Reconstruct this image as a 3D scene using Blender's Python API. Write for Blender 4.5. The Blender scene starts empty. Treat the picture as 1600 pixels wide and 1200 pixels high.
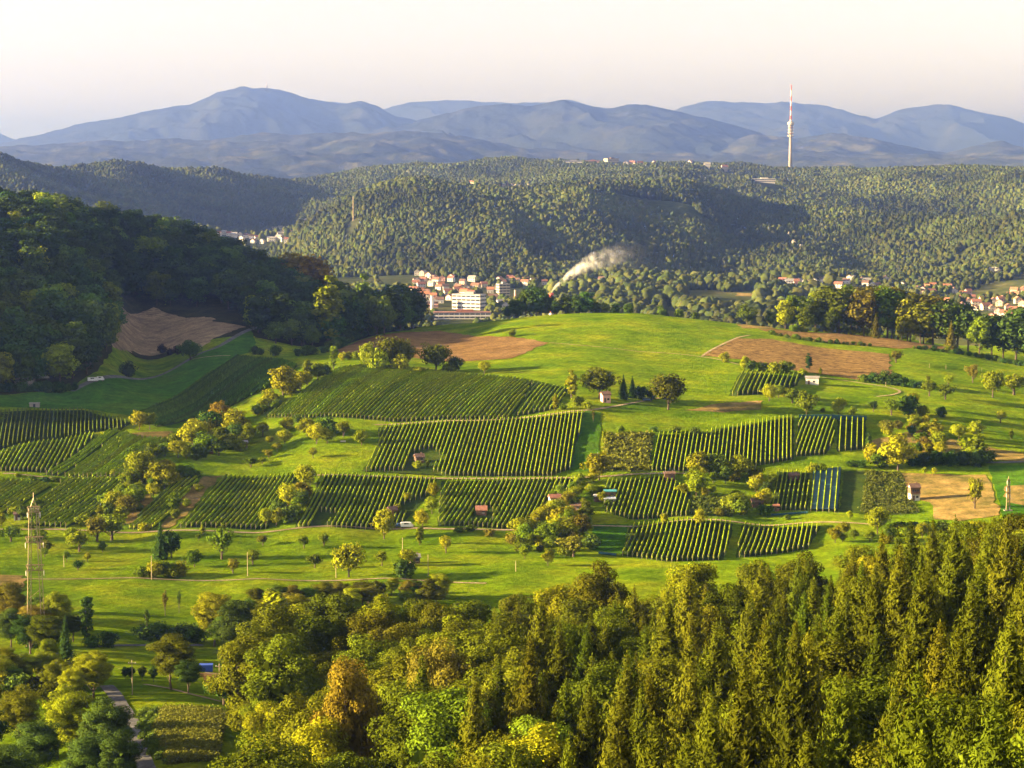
import bpy, bmesh, math, random
import numpy as np
from mathutils import Vector

SC = bpy.context.scene
COL = SC.collection
RNG = np.random.default_rng(11)
random.seed(5)

# ------------------------------------------------------------------ camera, sky, sun, exposure
CAMZ = 300.0                      # eye height above datum
FPX = 3600.0                      # focal length in pixels of a 1600 px wide picture
PITCH = math.atan(355.0 / FPX)
cam_data = bpy.data.cameras.new('camera')
cam_data.sensor_width = 36.0
cam_data.lens = 36.0 * FPX / 1600.0
cam_data.clip_start = 1.0
cam_data.clip_end = 120000.0
cam = bpy.data.objects.new('camera', cam_data)
cam.location = (0, 0, CAMZ)
cam.rotation_euler = (math.pi / 2 - PITCH, 0, 0)
COL.objects.link(cam)
SC.camera = cam

SUN_EL = math.radians(12.5)
SUN_AZ = math.radians(6.0)       # light travels to the right and this much away from the viewer
LDIR = Vector((math.cos(SUN_EL) * math.cos(SUN_AZ), math.cos(SUN_EL) * math.sin(SUN_AZ), -math.sin(SUN_EL)))
sun_data = bpy.data.lights.new('sun', 'SUN')
sun_data.energy = 5.0
sun_data.angle = math.radians(0.5)
sun_data.color = (1.0, 0.74, 0.38)
sun = bpy.data.objects.new('sun', sun_data)
sun.rotation_euler = LDIR.to_track_quat('-Z', 'Y').to_euler()
sun.location = (-300, -100, 800)
COL.objects.link(sun)

world = bpy.data.worlds.new('World')
SC.world = world
world.use_nodes = True
wn, wl = world.node_tree.nodes, world.node_tree.links
wn.clear()
sky = wn.new('ShaderNodeTexSky')
sky.sky_type = 'NISHITA'
sky.sun_disc = False
sky.sun_elevation = SUN_EL
sky.sun_rotation = math.atan2(-LDIR.x, -LDIR.y)
sky.altitude = 500
sky.air_density = 1.0
sky.dust_density = 0.7
sky.ozone_density = 1.0
bg = wn.new('ShaderNodeBackground')
bg.inputs['Strength'].default_value = 0.05
wout = wn.new('ShaderNodeOutputWorld')
# high thin veil: the sky texture paled evenly
pale = wn.new('ShaderNodeHueSaturation'); pale.inputs['Saturation'].default_value = 0.3
wl.new(sky.outputs[0], pale.inputs['Color'])
veil = wn.new('ShaderNodeMix'); veil.data_type = 'RGBA'; veil.blend_type = 'MULTIPLY'; veil.inputs[0].default_value = 1.0
veil.inputs[7].default_value = (0.86, 0.75, 0.71, 1)
wl.new(pale.outputs[0], veil.inputs[6])
wl.new(veil.outputs[2], bg.inputs['Color'])
wl.new(bg.outputs[0], wout.inputs['Surface'])

vs = SC.view_settings
vs.view_transform = 'Standard'
vs.look = 'None'
vs.exposure = 2.92
vs.gamma = 1.0
vs.use_curve_mapping = False
cy = SC.cycles
cy.use_denoising = True
cy.max_bounces = 4
cy.diffuse_bounces = 1
cy.glossy_bounces = 1
cy.transmission_bounces = 2
cy.volume_bounces = 1
cy.transparent_max_bounces = 12
cy.use_adaptive_sampling = True
cy.adaptive_threshold = 0.02
cy.caustics_reflective = False
cy.caustics_refractive = False

# ------------------------------------------------------------------ small helpers
def link(o, parent=None):
    COL.objects.link(o)
    if parent is not None:
        o.parent = parent
    return o

def tag(o, label=None, cat=None, group=None, kind=None):
    if label: o['label'] = label
    if cat: o['category'] = cat
    if group: o['group'] = group
    if kind: o['kind'] = kind
    return o

def empty(name, loc, rz=0.0):
    o = bpy.data.objects.new(name, None)
    o.empty_display_size = 0.5
    o.location = loc
    o.rotation_euler = (0, 0, rz)
    return link(o)

def mesh(name, V, F, mats=(), smooth=False, midx=None, tint=None):
    me = bpy.data.meshes.new(name)
    V = np.asarray(V, float)
    me.from_pydata(V.tolist(), [], F.tolist() if isinstance(F, np.ndarray) else F)
    for m in mats:
        me.materials.append(m)
    if midx is not None:
        me.polygons.foreach_set('material_index', np.asarray(midx, np.int32))
    if smooth:
        me.polygons.foreach_set('use_smooth', np.ones(len(me.polygons), bool))
    if tint is not None:
        a = me.attributes.new('tint', 'FLOAT', 'POINT')
        a.data.foreach_set('value', np.asarray(tint, np.float32))
    me.update()
    return me

def obj(name, me, parent=None, loc=(0, 0, 0), rot=(0, 0, 0)):
    o = bpy.data.objects.new(name, me)
    o.location = loc
    o.rotation_euler = rot
    return link(o, parent)

class MB:
    """collects simple solids into one mesh"""
    def __init__(s): s.V, s.F = [], []
    def add(s, V, F):
        n = len(s.V)
        s.V += [tuple(v) for v in V]
        s.F += [tuple(i + n for i in f) for f in F]
        return s
    def box(s, x0, x1, y0, y1, z0, z1):
        return s.add([(x0,y0,z0),(x1,y0,z0),(x1,y1,z0),(x0,y1,z0),(x0,y0,z1),(x1,y0,z1),(x1,y1,z1),(x0,y1,z1)],
                     [(0,3,2,1),(4,5,6,7),(0,1,5,4),(1,2,6,5),(2,3,7,6),(3,0,4,7)])
    def bar(s, a, b, r):
        a, b = Vector(a), Vector(b)
        d = (b - a).normalized()
        p = d.orthogonal().normalized(); q = d.cross(p)
        V = [a + (p*i + q*j) * r for i, j in ((1,1),(-1,1),(-1,-1),(1,-1))] + [b + (p*i + q*j) * r for i, j in ((1,1),(-1,1),(-1,-1),(1,-1))]
        return s.add(V, [(0,3,2,1),(4,5,6,7),(0,1,5,4),(1,2,6,5),(2,3,7,6),(3,0,4,7)])
    def tube(s, pts, rad, n=6):
        V, F = [], []
        for k, (p, r) in enumerate(zip(pts, rad)):
            p = Vector(p)
            d = (Vector(pts[min(k+1, len(pts)-1)]) - Vector(pts[max(k-1, 0)])).normalized()
            a = d.orthogonal().normalized(); b = d.cross(a)
            for i in range(n):
                t = 2*math.pi*i/n
                V.append(p + (a*math.cos(t) + b*math.sin(t))*r)
        for k in range(len(pts)-1):
            for i in range(n):
                j = (i+1) % n
                F.append((k*n+i, k*n+j, (k+1)*n+j, (k+1)*n+i))
        F.append(tuple(reversed(range(n)))); F.append(tuple((len(pts)-1)*n+i for i in range(n)))
        return s.add(V, F)
    def lathe(s, prof, n=16):
        V, F = [], []
        for r, z in prof:
            for i in range(n):
                t = 2*math.pi*i/n
                V.append((r*math.cos(t), r*math.sin(t), z))
        for k in range(len(prof)-1):
            for i in range(n):
                j = (i+1) % n
                F.append((k*n+i, k*n+j, (k+1)*n+j, (k+1)*n+i))
        F.append(tuple(reversed(range(n)))); F.append(tuple((len(prof)-1)*n+i for i in range(n)))
        return s.add(V, F)
    def build(s, name, mat, parent=None, loc=(0,0,0), rot=(0,0,0), smooth=False):
        return obj(name, mesh(name, s.V, s.F, [mat] if mat else [], smooth), parent, loc, rot)
    def me(s, name, mat): return mesh(name, s.V, s.F, [mat] if mat else [])

# value noise on numpy arrays
_P = np.random.default_rng(3).random((256, 256))
def vnoise(x, y):
    xi, yi = np.floor(x).astype(int), np.floor(y).astype(int)
    fx, fy = x - xi, y - yi
    fx, fy = fx*fx*(3-2*fx), fy*fy*(3-2*fy)
    g = lambda i, j: _P[(xi+i) & 255, (yi+j) & 255]
    return (g(0,0)*(1-fx)+g(1,0)*fx)*(1-fy) + (g(0,1)*(1-fx)+g(1,1)*fx)*fy
def fbm(x, y, o=4):
    r, a, t = 0.0, 1.0, 0.0
    for k in range(o):
        r = r + a*(vnoise(x*2**k+17.3*k, y*2**k+9.1*k)-0.5); t += a; a *= 0.5
    return r/t*2

# ------------------------------------------------------------------ materials
def new_mat(name):
    m = bpy.data.materials.new(name)
    m.use_nodes = True
    nt = m.node_tree
    nt.nodes.clear()
    return m, nt.nodes, nt.links

def ramp(n, stops):
    r = n.new('ShaderNodeValToRGB')
    e = r.color_ramp.elements
    while len(e) < len(stops): e.new(0.5)
    for k, (p, c) in enumerate(stops):
        e[k].position = p; e[k].color = (*c, 1)
    return r

def mat_ground(name, cols, scale=0.05, bump=0.3, bscale=0.6, stripes=None, detail=6, bdist=0.3, mottle=0.22):
    """earthy or grassy surface: three tones mixed by two noises in world metres, optional row stripes, fine relief"""
    m, n, l = new_mat(name)
    out = n.new('ShaderNodeOutputMaterial'); d = n.new('ShaderNodeBsdfDiffuse'); d.inputs['Roughness'].default_value = 1
    geo = n.new('ShaderNodeNewGeometry')
    nz = n.new('ShaderNodeTexNoise'); nz.inputs['Scale'].default_value = scale; nz.inputs['Detail'].default_value = detail; nz.inputs['Roughness'].default_value = 0.62
    l.new(geo.outputs['Position'], nz.inputs['Vector'])
    r = ramp(n, [(0.32, cols[0]), (0.5, cols[1]), (0.68, cols[2])])
    l.new(nz.outputs['Fac'], r.inputs['Fac'])
    col = r.outputs['Color']
    nf = n.new('ShaderNodeTexNoise'); nf.inputs['Scale'].default_value = bscale; nf.inputs['Detail'].default_value = 5; nf.inputs['Roughness'].default_value = 0.7
    l.new(geo.outputs['Position'], nf.inputs['Vector'])
    mr = n.new('ShaderNodeMapRange'); mr.inputs['From Min'].default_value = 0.3; mr.inputs['From Max'].default_value = 0.7
    mr.inputs['To Min'].default_value = 0.62; mr.inputs['To Max'].default_value = 1.35
    l.new(nf.outputs['Fac'], mr.inputs['Value'])
    mul = n.new('ShaderNodeVectorMath'); mul.operation = 'SCALE'
    l.new(col, mul.inputs[0]); l.new(mr.outputs['Result'], mul.inputs['Scale'])
    col = mul.outputs['Vector']
    if mottle:
        nm = n.new('ShaderNodeTexNoise'); nm.inputs['Scale'].default_value = 0.16; nm.inputs['Detail'].default_value = 3
        l.new(geo.outputs['Position'], nm.inputs['Vector'])
        mm = n.new('ShaderNodeMapRange'); mm.inputs['From Min'].default_value = 0.33; mm.inputs['From Max'].default_value = 0.67
        mm.inputs['To Min'].default_value = 1-mottle; mm.inputs['To Max'].default_value = 1+mottle
        l.new(nm.outputs['Fac'], mm.inputs['Value'])
        m3 = n.new('ShaderNodeVectorMath'); m3.operation = 'SCALE'
        l.new(col, m3.inputs[0]); l.new(mm.outputs['Result'], m3.inputs['Scale'])
        col = m3.outputs['Vector']
    hsum = nf.outputs['Fac']
    if stripes:
        ang, per, amt = stripes
        mp = n.new('ShaderNodeMapping'); mp.inputs['Rotation'].default_value = (0, 0, ang)
        l.new(geo.outputs['Position'], mp.inputs['Vector'])
        wv = n.new('ShaderNodeTexWave'); wv.inputs['Scale'].default_value = 1.0/per*0.31416*1.0; wv.inputs['Distortion'].default_value = 1.2; wv.inputs['Detail'].default_value = 2
        wv.inputs['Detail Scale'].default_value = 0.3
        l.new(mp.outputs['Vector'], wv.inputs['Vector'])
        mr2 = n.new('ShaderNodeMapRange'); mr2.inputs['To Min'].default_value = 1-amt; mr2.inputs['To Max'].default_value = 1+amt*0.6
        l.new(wv.outputs['Fac'], mr2.inputs['Value'])
        m2 = n.new('ShaderNodeVectorMath'); m2.operation = 'SCALE'
        l.new(col, m2.inputs[0]); l.new(mr2.outputs['Result'], m2.inputs['Scale'])
        col = m2.outputs['Vector']
    l.new(col, d.inputs['Color'])
    b = n.new('ShaderNodeBump'); b.inputs['Strength'].default_value = bump; b.inputs['Distance'].default_value = bdist
    l.new(hsum, b.inputs['Height']); l.new(b.outputs['Normal'], d.inputs['Normal'])
    l.new(d.outputs[0], out.inputs['Surface'])
    return m

def mat_plain(name, col, rough=0.7, var=0.18, scale=1.5, metal=0.0):
    m, n, l = new_mat(name)
    out = n.new('ShaderNodeOutputMaterial'); p = n.new('ShaderNodeBsdfPrincipled')
    p.inputs['Roughness'].default_value = rough; p.inputs['Metallic'].default_value = metal
    tc = n.new('ShaderNodeTexCoord')
    nz = n.new('ShaderNodeTexNoise'); nz.inputs['Scale'].default_value = scale; nz.inputs['Detail'].default_value = 5
    l.new(tc.outputs['Object'], nz.inputs['Vector'])
    r = ramp(n, [(0.3, tuple(c*(1-var) for c in col)), (0.7, tuple(min(1, c*(1+var)) for c in col))])
    l.new(nz.outputs['Fac'], r.inputs['Fac']); l.new(r.outputs['Color'], p.inputs['Base Color'])
    l.new(p.outputs[0], out.inputs['Surface'])
    return m

def mat_leaf(name, col=None, rnd=0.3, trans=0.14, hue=0.035, stands=0):
    """leaves: colour from the object (or fixed), varied per tree and per clump"""
    m, n, l = new_mat(name)
    out = n.new('ShaderNodeOutputMaterial')
    oi = n.new('ShaderNodeObjectInfo')
    at = n.new('ShaderNodeAttribute'); at.attribute_name = 'tint'
    hs = n.new('ShaderNodeHueSaturation')
    if col is None: l.new(oi.outputs['Color'], hs.inputs['Color'])
    else: hs.inputs['Color'].default_value = (*col, 1)
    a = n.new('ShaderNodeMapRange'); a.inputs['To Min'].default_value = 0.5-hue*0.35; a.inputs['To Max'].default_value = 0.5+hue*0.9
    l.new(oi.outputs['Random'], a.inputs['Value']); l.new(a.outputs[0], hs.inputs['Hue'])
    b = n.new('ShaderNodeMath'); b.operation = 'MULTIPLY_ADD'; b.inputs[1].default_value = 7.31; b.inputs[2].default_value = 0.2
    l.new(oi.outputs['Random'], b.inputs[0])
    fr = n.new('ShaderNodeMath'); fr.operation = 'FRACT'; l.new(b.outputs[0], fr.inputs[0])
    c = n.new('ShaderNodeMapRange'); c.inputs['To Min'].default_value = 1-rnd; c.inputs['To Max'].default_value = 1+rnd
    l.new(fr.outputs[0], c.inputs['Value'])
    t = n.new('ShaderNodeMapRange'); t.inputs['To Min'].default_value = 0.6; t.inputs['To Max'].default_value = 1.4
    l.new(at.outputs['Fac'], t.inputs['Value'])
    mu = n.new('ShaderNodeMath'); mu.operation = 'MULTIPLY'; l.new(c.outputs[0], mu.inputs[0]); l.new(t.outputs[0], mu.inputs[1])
    val = mu.outputs[0]
    if stands:
        geo = n.new('ShaderNodeNewGeometry'); nz = n.new('ShaderNodeTexNoise'); nz.inputs['Scale'].default_value = stands; nz.inputs['Detail'].default_value = 4; nz.inputs['Roughness'].default_value = 0.6
        l.new(geo.outputs['Position'], nz.inputs['Vector'])
        q = n.new('ShaderNodeMapRange'); q.inputs['From Min'].default_value = 0.35; q.inputs['From Max'].default_value = 0.65; q.inputs['To Min'].default_value = 0.55; q.inputs['To Max'].default_value = 1.5
        l.new(nz.outputs['Fac'], q.inputs['Value'])
        m4 = n.new('ShaderNodeMath'); m4.operation = 'MULTIPLY'; l.new(val, m4.inputs[0]); l.new(q.outputs[0], m4.inputs[1]); val = m4.outputs[0]
    l.new(val, hs.inputs['Value'])
    d = n.new('ShaderNodeBsdfDiffuse'); tr = n.new('ShaderNodeBsdfTranslucent'); mx = n.new('ShaderNodeMixShader')
    mx.inputs[0].default_value = trans
    l.new(hs.outputs['Color'], d.inputs['Color']); l.new(hs.outputs['Color'], tr.inputs['Color'])
    l.new(d.outputs[0], mx.inputs[1]); l.new(tr.outputs[0], mx.inputs[2]); l.new(mx.outputs[0], out.inputs['Surface'])
    return m

M = {}
M['grass'] = mat_ground('meadow_grass', [(0.064,0.130,0.003), (0.125,0.195,0.004), (0.205,0.235,0.008)], 0.035, 1.0, 0.55, bdist=0.9, stripes=(0.35, 3.2, 0.06))
M['grass_dry'] = mat_ground('dry_grass', [(0.10,0.10,0.025), (0.18,0.135,0.045), (0.25,0.17,0.06)], 0.08, 0.8, 0.9)
M['grass_dark'] = mat_ground('lush_grass', [(0.03,0.09,0.006), (0.042,0.115,0.007), (0.07,0.135,0.009)], 0.03, 1.0, 0.55, bdist=0.7)  # on the hillside meadow this dark tone paints in the hill shade
M['forest_floor'] = mat_ground('forest_floor', [(0.022,0.026,0.008), (0.034,0.036,0.011), (0.05,0.045,0.015)], 0.1, 0.5, 0.7)
M['vine_floor'] = mat_ground('vineyard_floor', [(0.026,0.05,0.008), (0.042,0.068,0.010), (0.062,0.078,0.014)], 0.1, 0.6, 0.9)
M['soil'] = mat_ground('tilled_soil', [(0.13,0.08,0.035), (0.175,0.108,0.045), (0.22,0.14,0.06)], 0.03, 1.0, 0.8, stripes=(0.5, 3.0, 0.12))
M['stubble'] = mat_ground('stubble', [(0.18,0.135,0.085), (0.26,0.195,0.12), (0.32,0.25,0.15)], 0.05, 0.9, 0.7, stripes=(1.2, 4.0, 0.22))
M['plough'] = mat_ground('ploughed_clods', [(0.10,0.06,0.025), (0.20,0.13,0.05), (0.30,0.20,0.08)], 0.35, 1.0, 1.1, bdist=0.8)
M['track'] = mat_ground('pale_track', [(0.20,0.16,0.10), (0.27,0.215,0.14), (0.33,0.26,0.17)], 0.3, 0.2, 1.0)
M['asphalt'] = mat_ground('asphalt', [(0.09,0.09,0.095), (0.12,0.12,0.125), (0.15,0.15,0.155)], 0.3, 0.1, 1.0)
M['corn'] = mat_ground('maize_floor', [(0.05,0.06,0.012), (0.08,0.085,0.016), (0.10,0.09,0.02)], 0.2, 0.5, 1.0)
M['far_ground'] = mat_ground('far_floor', [(0.03,0.04,0.015), (0.05,0.06,0.02), (0.09,0.085,0.03)], 0.012, 0.2, 0.05)
M['rock'] = mat_plain('rock', (0.36,0.33,0.28), 0.9, 0.3, 0.05)
M['bark'] = mat_plain('bark', (0.07,0.05,0.035), 0.9, 0.35, 2.0)
M['leaf'] = mat_leaf('leaf')
M['vine'] = mat_leaf('vine_leaf', None, 0.18, 0.2, 0.02)
M['wood'] = mat_plain('weathered_wood', (0.13,0.075,0.045), 0.85, 0.35, 2.5)
M['post'] = mat_plain('vine_post', (0.30,0.24,0.15), 0.85, 0.25, 2.0)
M['white'] = mat_plain('white_render', (0.56,0.53,0.49), 0.8, 0.12, 0.8)
M['cream'] = mat_plain('cream_render', (0.50,0.43,0.32), 0.8, 0.12, 0.8)
M['pink'] = mat_plain('pink_render', (0.62,0.36,0.30), 0.8, 0.10, 0.8)
M['roof_red'] = mat_plain('clay_tiles', (0.25,0.105,0.07), 0.8, 0.3, 1.2)
M['roof_orange'] = mat_plain('new_clay_tiles', (0.36,0.15,0.08), 0.8, 0.2, 1.2)
M['roof_brown'] = mat_plain('old_roof_tiles', (0.13,0.075,0.055), 0.85, 0.35, 1.2)
M['roof_grey'] = mat_plain('grey_roof', (0.25,0.24,0.24), 0.8, 0.2, 0.7)
M['dark'] = mat_plain('dark_pane', (0.035,0.04,0.05), 0.15, 0.2, 0.7)
M['steel'] = mat_plain('galvanised_steel', (0.27,0.20,0.11), 0.5, 0.15, 1.0, 0.25)
M['concrete'] = mat_plain('concrete', (0.24,0.21,0.18), 0.8, 0.12, 0.1)
M['blue'] = mat_plain('blue_paint', (0.02,0.07,0.42), 0.5, 0.12, 0.8)
M['net'] = mat_plain('blue_net', (0.008,0.075,0.095), 0.8, 0.35, 0.6)
M['teal'] = mat_plain('teal_sheet', (0.06,0.30,0.34), 0.5, 0.2, 0.8)
M['red'] = mat_plain('signal_red', (0.50,0.06,0.035), 0.6, 0.1, 0.5)
M['rubber'] = mat_plain('rubber', (0.02,0.02,0.02), 0.8, 0.2, 2.0)
M['carwhite'] = mat_plain('white_lacquer', (0.72,0.74,0.76), 0.25, 0.03, 1.0)
M['carblue'] = mat_plain('blue_lacquer', (0.03,0.07,0.16), 0.2, 0.05, 1.0)

# ------------------------------------------------------------------ terrain as a height field
cP, sP = math.cos(PITCH), math.sin(PITCH)
def ray(px, py):
    """pixel of the 1600 x 1200 photograph -> (X/Y, (z-CAMZ)/Y)"""
    yc = FPX*cP + (600-py)*sP
    zc = -FPX*sP + (600-py)*cP
    return (px-800)/yc, zc/yc

CTRL = []
def C(px, *ys):
    for Y, py in ys: CTRL.append((px, Y, py))
def CZ(px, *ys):                  # height below the eye in metres instead of a pixel row
    for Y, z in ys: CTRL.append((px, Y, 245 - z*3600.0/Y))
# near: wooded slope under the viewer
for px in (-900, -300, 200, 800, 1400, 2000, 2600): CZ(px, (70, -52))
CZ(-900, (200, -78), (400, -112), (560, -124), (720, -130))
CZ(-200, (200, -82), (300, -103), (400, -116), (470, -121), (620, -131), (740, -133))
CZ(100, (200, -86), (300, -104), (400, -114), (480, -118))
CZ(300, (200, -86), (300, -102), (430, -113), (490, -118), (540, -124), (625, -133))
CZ(500, (200, -90), (300, -103), (420, -115), (530, -126), (640, -134))
CZ(800, (200, -82), (300, -96), (420, -110), (530, -123), (640, -134))
CZ(1100, (200, -77), (300, -91), (420, -105), (520, -118), (620, -132))
CZ(1400, (200, -72), (300, -84), (400, -93), (480, -104), (580, -124), (680, -134))
CZ(1650, (200, -68), (300, -78), (400, -86), (470, -97), (580, -120), (680, -132))
CZ(2300, (200, -55), (400, -72), (600, -110), (800, -128))
# valley floor and the vineyard hill
for px in (0, 200, 400, 600, 800, 1000): C(px, (730, 907), (790, 865), (830, 831))
C(1200, (760, 885), (830, 834)); C(1400, (760, 880), (830, 826)); C(1650, (760, 870), (850, 800))
C(0, (910, 745), (960, 695), (1020, 645), (1080, 612))
C(100, (915, 745), (965, 700), (1020, 652), (1080, 622))
C(200, (910, 742), (970, 682), (1040, 645), (1110, 610), (1180, 580), (1260, 545), (1340, 505), (1390, 484))
C(300, (905, 744), (965, 692), (1020, 660), (1080, 630), (1130, 600), (1200, 566), (1270, 532), (1340, 505), (1400, 488))
C(400, (910, 745), (1000, 668), (1060, 622), (1120, 590), (1180, 563), (1260, 528), (1320, 510))
C(500, (900, 745), (985, 660), (1060, 603), (1120, 575), (1200, 553), (1280, 540), (1350, 532))
C(600, (900, 745), (980, 662), (1040, 610), (1100, 580), (1180, 553), (1250, 535), (1330, 519), (1420, 512))
C(700, (900, 747), (980, 657), (1040, 612), (1100, 585), (1180, 558), (1260, 533), (1330, 518), (1410, 507))
C(800, (900, 747), (985, 652), (1050, 605), (1120, 575), (1190, 545), (1260, 518), (1320, 502), (1400, 498))
C(900, (900, 746), (985, 645), (1050, 602), (1120, 570), (1190, 542), (1260, 513), (1310, 496), (1360, 490), (1430, 495))
C(1000, (900, 742), (985, 652), (1050, 610), (1120, 575), (1190, 548), (1260, 514), (1310, 496), (1360, 490), (1430, 497))
C(1100, (900, 742), (985, 660), (1050, 616), (1120, 582), (1190, 553), (1260, 522), (1310, 504), (1370, 500))
C(1200, (905, 745), (985, 662), (1050, 617), (1120, 585), (1190, 558), (1260, 530), (1320, 513), (1390, 512))
C(1300, (905, 745), (985, 665), (1050, 625), (1120, 592), (1200, 563), (1270, 537), (1330, 521), (1400, 521))
C(1400, (910, 745), (990, 668), (1060, 626), (1130, 595), (1200, 568), (1270, 545), (1330, 531), (1400, 532))
C(1500, (920, 735), (1000, 670), (1070, 630), (1140, 600), (1210, 576), (1270, 556), (1320, 546), (1400, 550))
C(1650, (920, 730), (1000, 690), (1070, 648), (1140, 618), (1210, 595), (1270, 577), (1330, 570), (1420, 575))
CZ(2000, (920, -124), (1100, -118), (1300, -118), (1500, -130))
CZ(2600, (900, -128), (1200, -128), (1500, -135))
# the dark wooded hill at left
CZ(0, (1130, -100), (1180, -86), (1240, -70), (1300, -56), (1370, -47), (1450, -44), (1600, -55), (1800, -100))
CZ(100, (1130, -103), (1180, -92), (1240, -76), (1300, -63), (1370, -53), (1450, -50), (1600, -62), (1800, -105))
CZ(170, (1200, -99), (1300, -86), (1400, -72), (1470, -60), (1550, -58), (1700, -80))
CZ(250, (1450, -80), (1500, -69), (1570, -63), (1660, -75), (1800, -115))
CZ(350, (1430, -88), (1480, -81), (1550, -77), (1650, -90), (1800, -120))
CZ(430, (1380, -98), (1450, -93), (1530, -92), (1650, -108))
CZ(530, (1420, -104), (1520, -108), (1650, -125))
CZ(-150, (910, -130), (980, -122), (1040, -110), (1120, -86), (1200, -64), (1300, -46), (1420, -36), (1600, -45), (1800, -95))
CZ(-400, (860, -130), (940, -120), (1010, -92), (1100, -72), (1200, -50), (1320, -36), (1450, -32), (1650, -50), (1850, -110))
CZ(-800, (780, -132), (880, -127), (950, -108), (1010, -80), (1110, -52), (1250, -34), (1450, -26), (1700, -60), (1900, -120))
CZ(-1300, (720, -132), (840, -128), (930, -106), (1000, -76), (1110, -48), (1300, -34), (1500, -28), (1800, -80))
# behind the crest, down to the river plain
for px in (600, 800, 1000, 1200, 1400, 1650, 2200): CZ(px, (1560, -122), (1750, -148), (2000, -168))
for px in (-900, -300, 100, 400): CZ(px, (2150, -170))
for px in (-900, -300, 100, 400, 700, 1000, 1300, 1650, 2300): CZ(px, (2500, -175), (2900, -175), (3250, -174))
# wooded hills beyond the plain
C(-200, (3600, 418), (3900, 404), (4200, 330), (4600, 272), (5400, 292))
C(0, (3600, 418), (4000, 400), (4300, 345), (4850, 261), (5700, 290))
C(200, (3600, 418), (4100, 396), (4500, 350), (5200, 252), (6000, 285))
C(330, (3600, 418), (4200, 390), (4700, 350), (5600, 265), (6300, 285))
C(430, (3550, 421), (3800, 408), (4100, 397), (4500, 372), (5200, 322), (6200, 279), (6800, 288))
C(490, (3550, 414), (3800, 376), (4050, 356), (4400, 378), (4800, 362), (5400, 325), (6300, 285), (7000, 280))
C(560, (3500, 415), (3750, 370), (4000, 330), (4300, 334), (4700, 342), (5400, 315), (6300, 283), (7000, 268), (7800, 290))
C(650, (3450, 418), (3700, 378), (3950, 335), (4250, 305), (4700, 318), (5400, 300), (6300, 280), (7000, 256), (7800, 285))
C(800, (3530, 422), (3780, 385), (4080, 340), (4480, 308), (4980, 301), (5500, 288), (6200, 272), (7000, 251), (7800, 280))
C(950, (3640, 422), (3890, 385), (4190, 345), (4590, 312), (5090, 300), (5500, 282), (6200, 262), (6700, 256), (7600, 278))
C(1080, (3730, 422), (3980, 388), (4280, 348), (4680, 315), (5180, 300), (5500, 283), (6200, 265), (6700, 258), (7600, 280))
C(1160, (3780, 424), (4030, 395), (4330, 362), (4730, 335), (5230, 312), (5500, 290), (6200, 272), (6700, 264), (7600, 280))
C(1250, (3450, 428), (3700, 412), (4000, 390), (4400, 362), (4900, 330), (5500, 298), (6200, 276), (6800, 268), (7600, 282))
C(1350, (3450, 432), (3700, 418), (4000, 398), (4350, 365), (4800, 332), (5300, 302), (5900, 279), (6500, 271), (7400, 285))
C(1450, (3450, 430), (3620, 415), (3900, 400), (4350, 358), (4800, 328), (5300, 300), (5800, 277), (6400, 269), (7300, 285))
C(1550, (3400, 428), (3560, 398), (3780, 383), (4050, 385), (4400, 352), (4900, 318), (5400, 292), (5900, 271), (7000, 285))
C(1650, (3400, 425), (3560, 385), (3800, 368), (4050, 372), (4400, 348), (4900, 312), (5400, 288), (5900, 271), (7000, 285))
C(2000, (3400, 425), (3800, 370), (4400, 340), (5400, 285), (7000, 290))
for px in (-600, 0, 500, 1000, 1500, 2200): CZ(px, (8800, -120), (11000, -150), (16000, -160), (26000, -160), (56000, -160))

_c = np.array(CTRL, float)
_s = np.array([ray(px, py)[1] for px, Y, py in CTRL])
_u = (_c[:, 0]-800)/FPX
KA = 4.0
_A = np.stack([_u*KA, np.log(_c[:, 1])], 1)
def _tp(r2):
    return 0.5*r2*np.log(np.maximum(r2, 1e-12))
_n = len(_A)
_K = _tp(((_A[:, None]-_A[None])**2).sum(-1)) + np.eye(_n)*2e-5
_Q = np.concatenate([np.ones((_n, 1)), _A], 1)
_sol = np.linalg.solve(np.block([[_K, _Q], [_Q.T, np.zeros((3, 3))]]), np.concatenate([_s, np.zeros(3)]))
GU = np.concatenate([np.linspace(-0.62, -0.262, 46)[:-1], np.linspace(-0.262, 0.262, 330), np.linspace(0.262, 0.62, 40)[1:]])
GL = np.concatenate([np.arange(math.log(70), math.log(8200), 0.0105), np.linspace(math.log(8300), math.log(56000), 22)])
_uu, _ll = np.meshgrid(GU, GL)
_B = np.stack([_uu.ravel()*KA, _ll.ravel()], 1)
_o = np.zeros(len(_B))
for i in range(0, len(_B), 20000):
    b = _B[i:i+20000]
    _o[i:i+20000] = _tp(((b[:, None]-_A[None])**2).sum(-1)) @ _sol[:_n] + _sol[_n] + b @ _sol[_n+1:]
GY = np.exp(_ll)
GX = _uu*GY
GZ = _o.reshape(_uu.shape)*GY
_far = np.clip((GY-3300)/500, 0, 1)*np.clip((8200-GY)/400, 0, 1)
GZ += _far*(fbm(GX/800, GY/900, 4)*30 - np.abs(fbm(GX/260+7, GY/800, 3))*22 + 5)
GZ += np.clip((GY-3400)/250, 0, 1)*np.clip((5600-GY)/700, 0, 1)*(34-np.abs(fbm(GX/620+2.3+GY/2600, GY/2600, 2))*190)
_mid = np.clip((GY-120)/200, 0, 1)*np.clip((1800-GY)/300, 0, 1)
GZ += _mid*fbm(GX/60, GY/60, 3)*0.35
GS = GZ/GY
GZW = GZ + CAMZ

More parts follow.
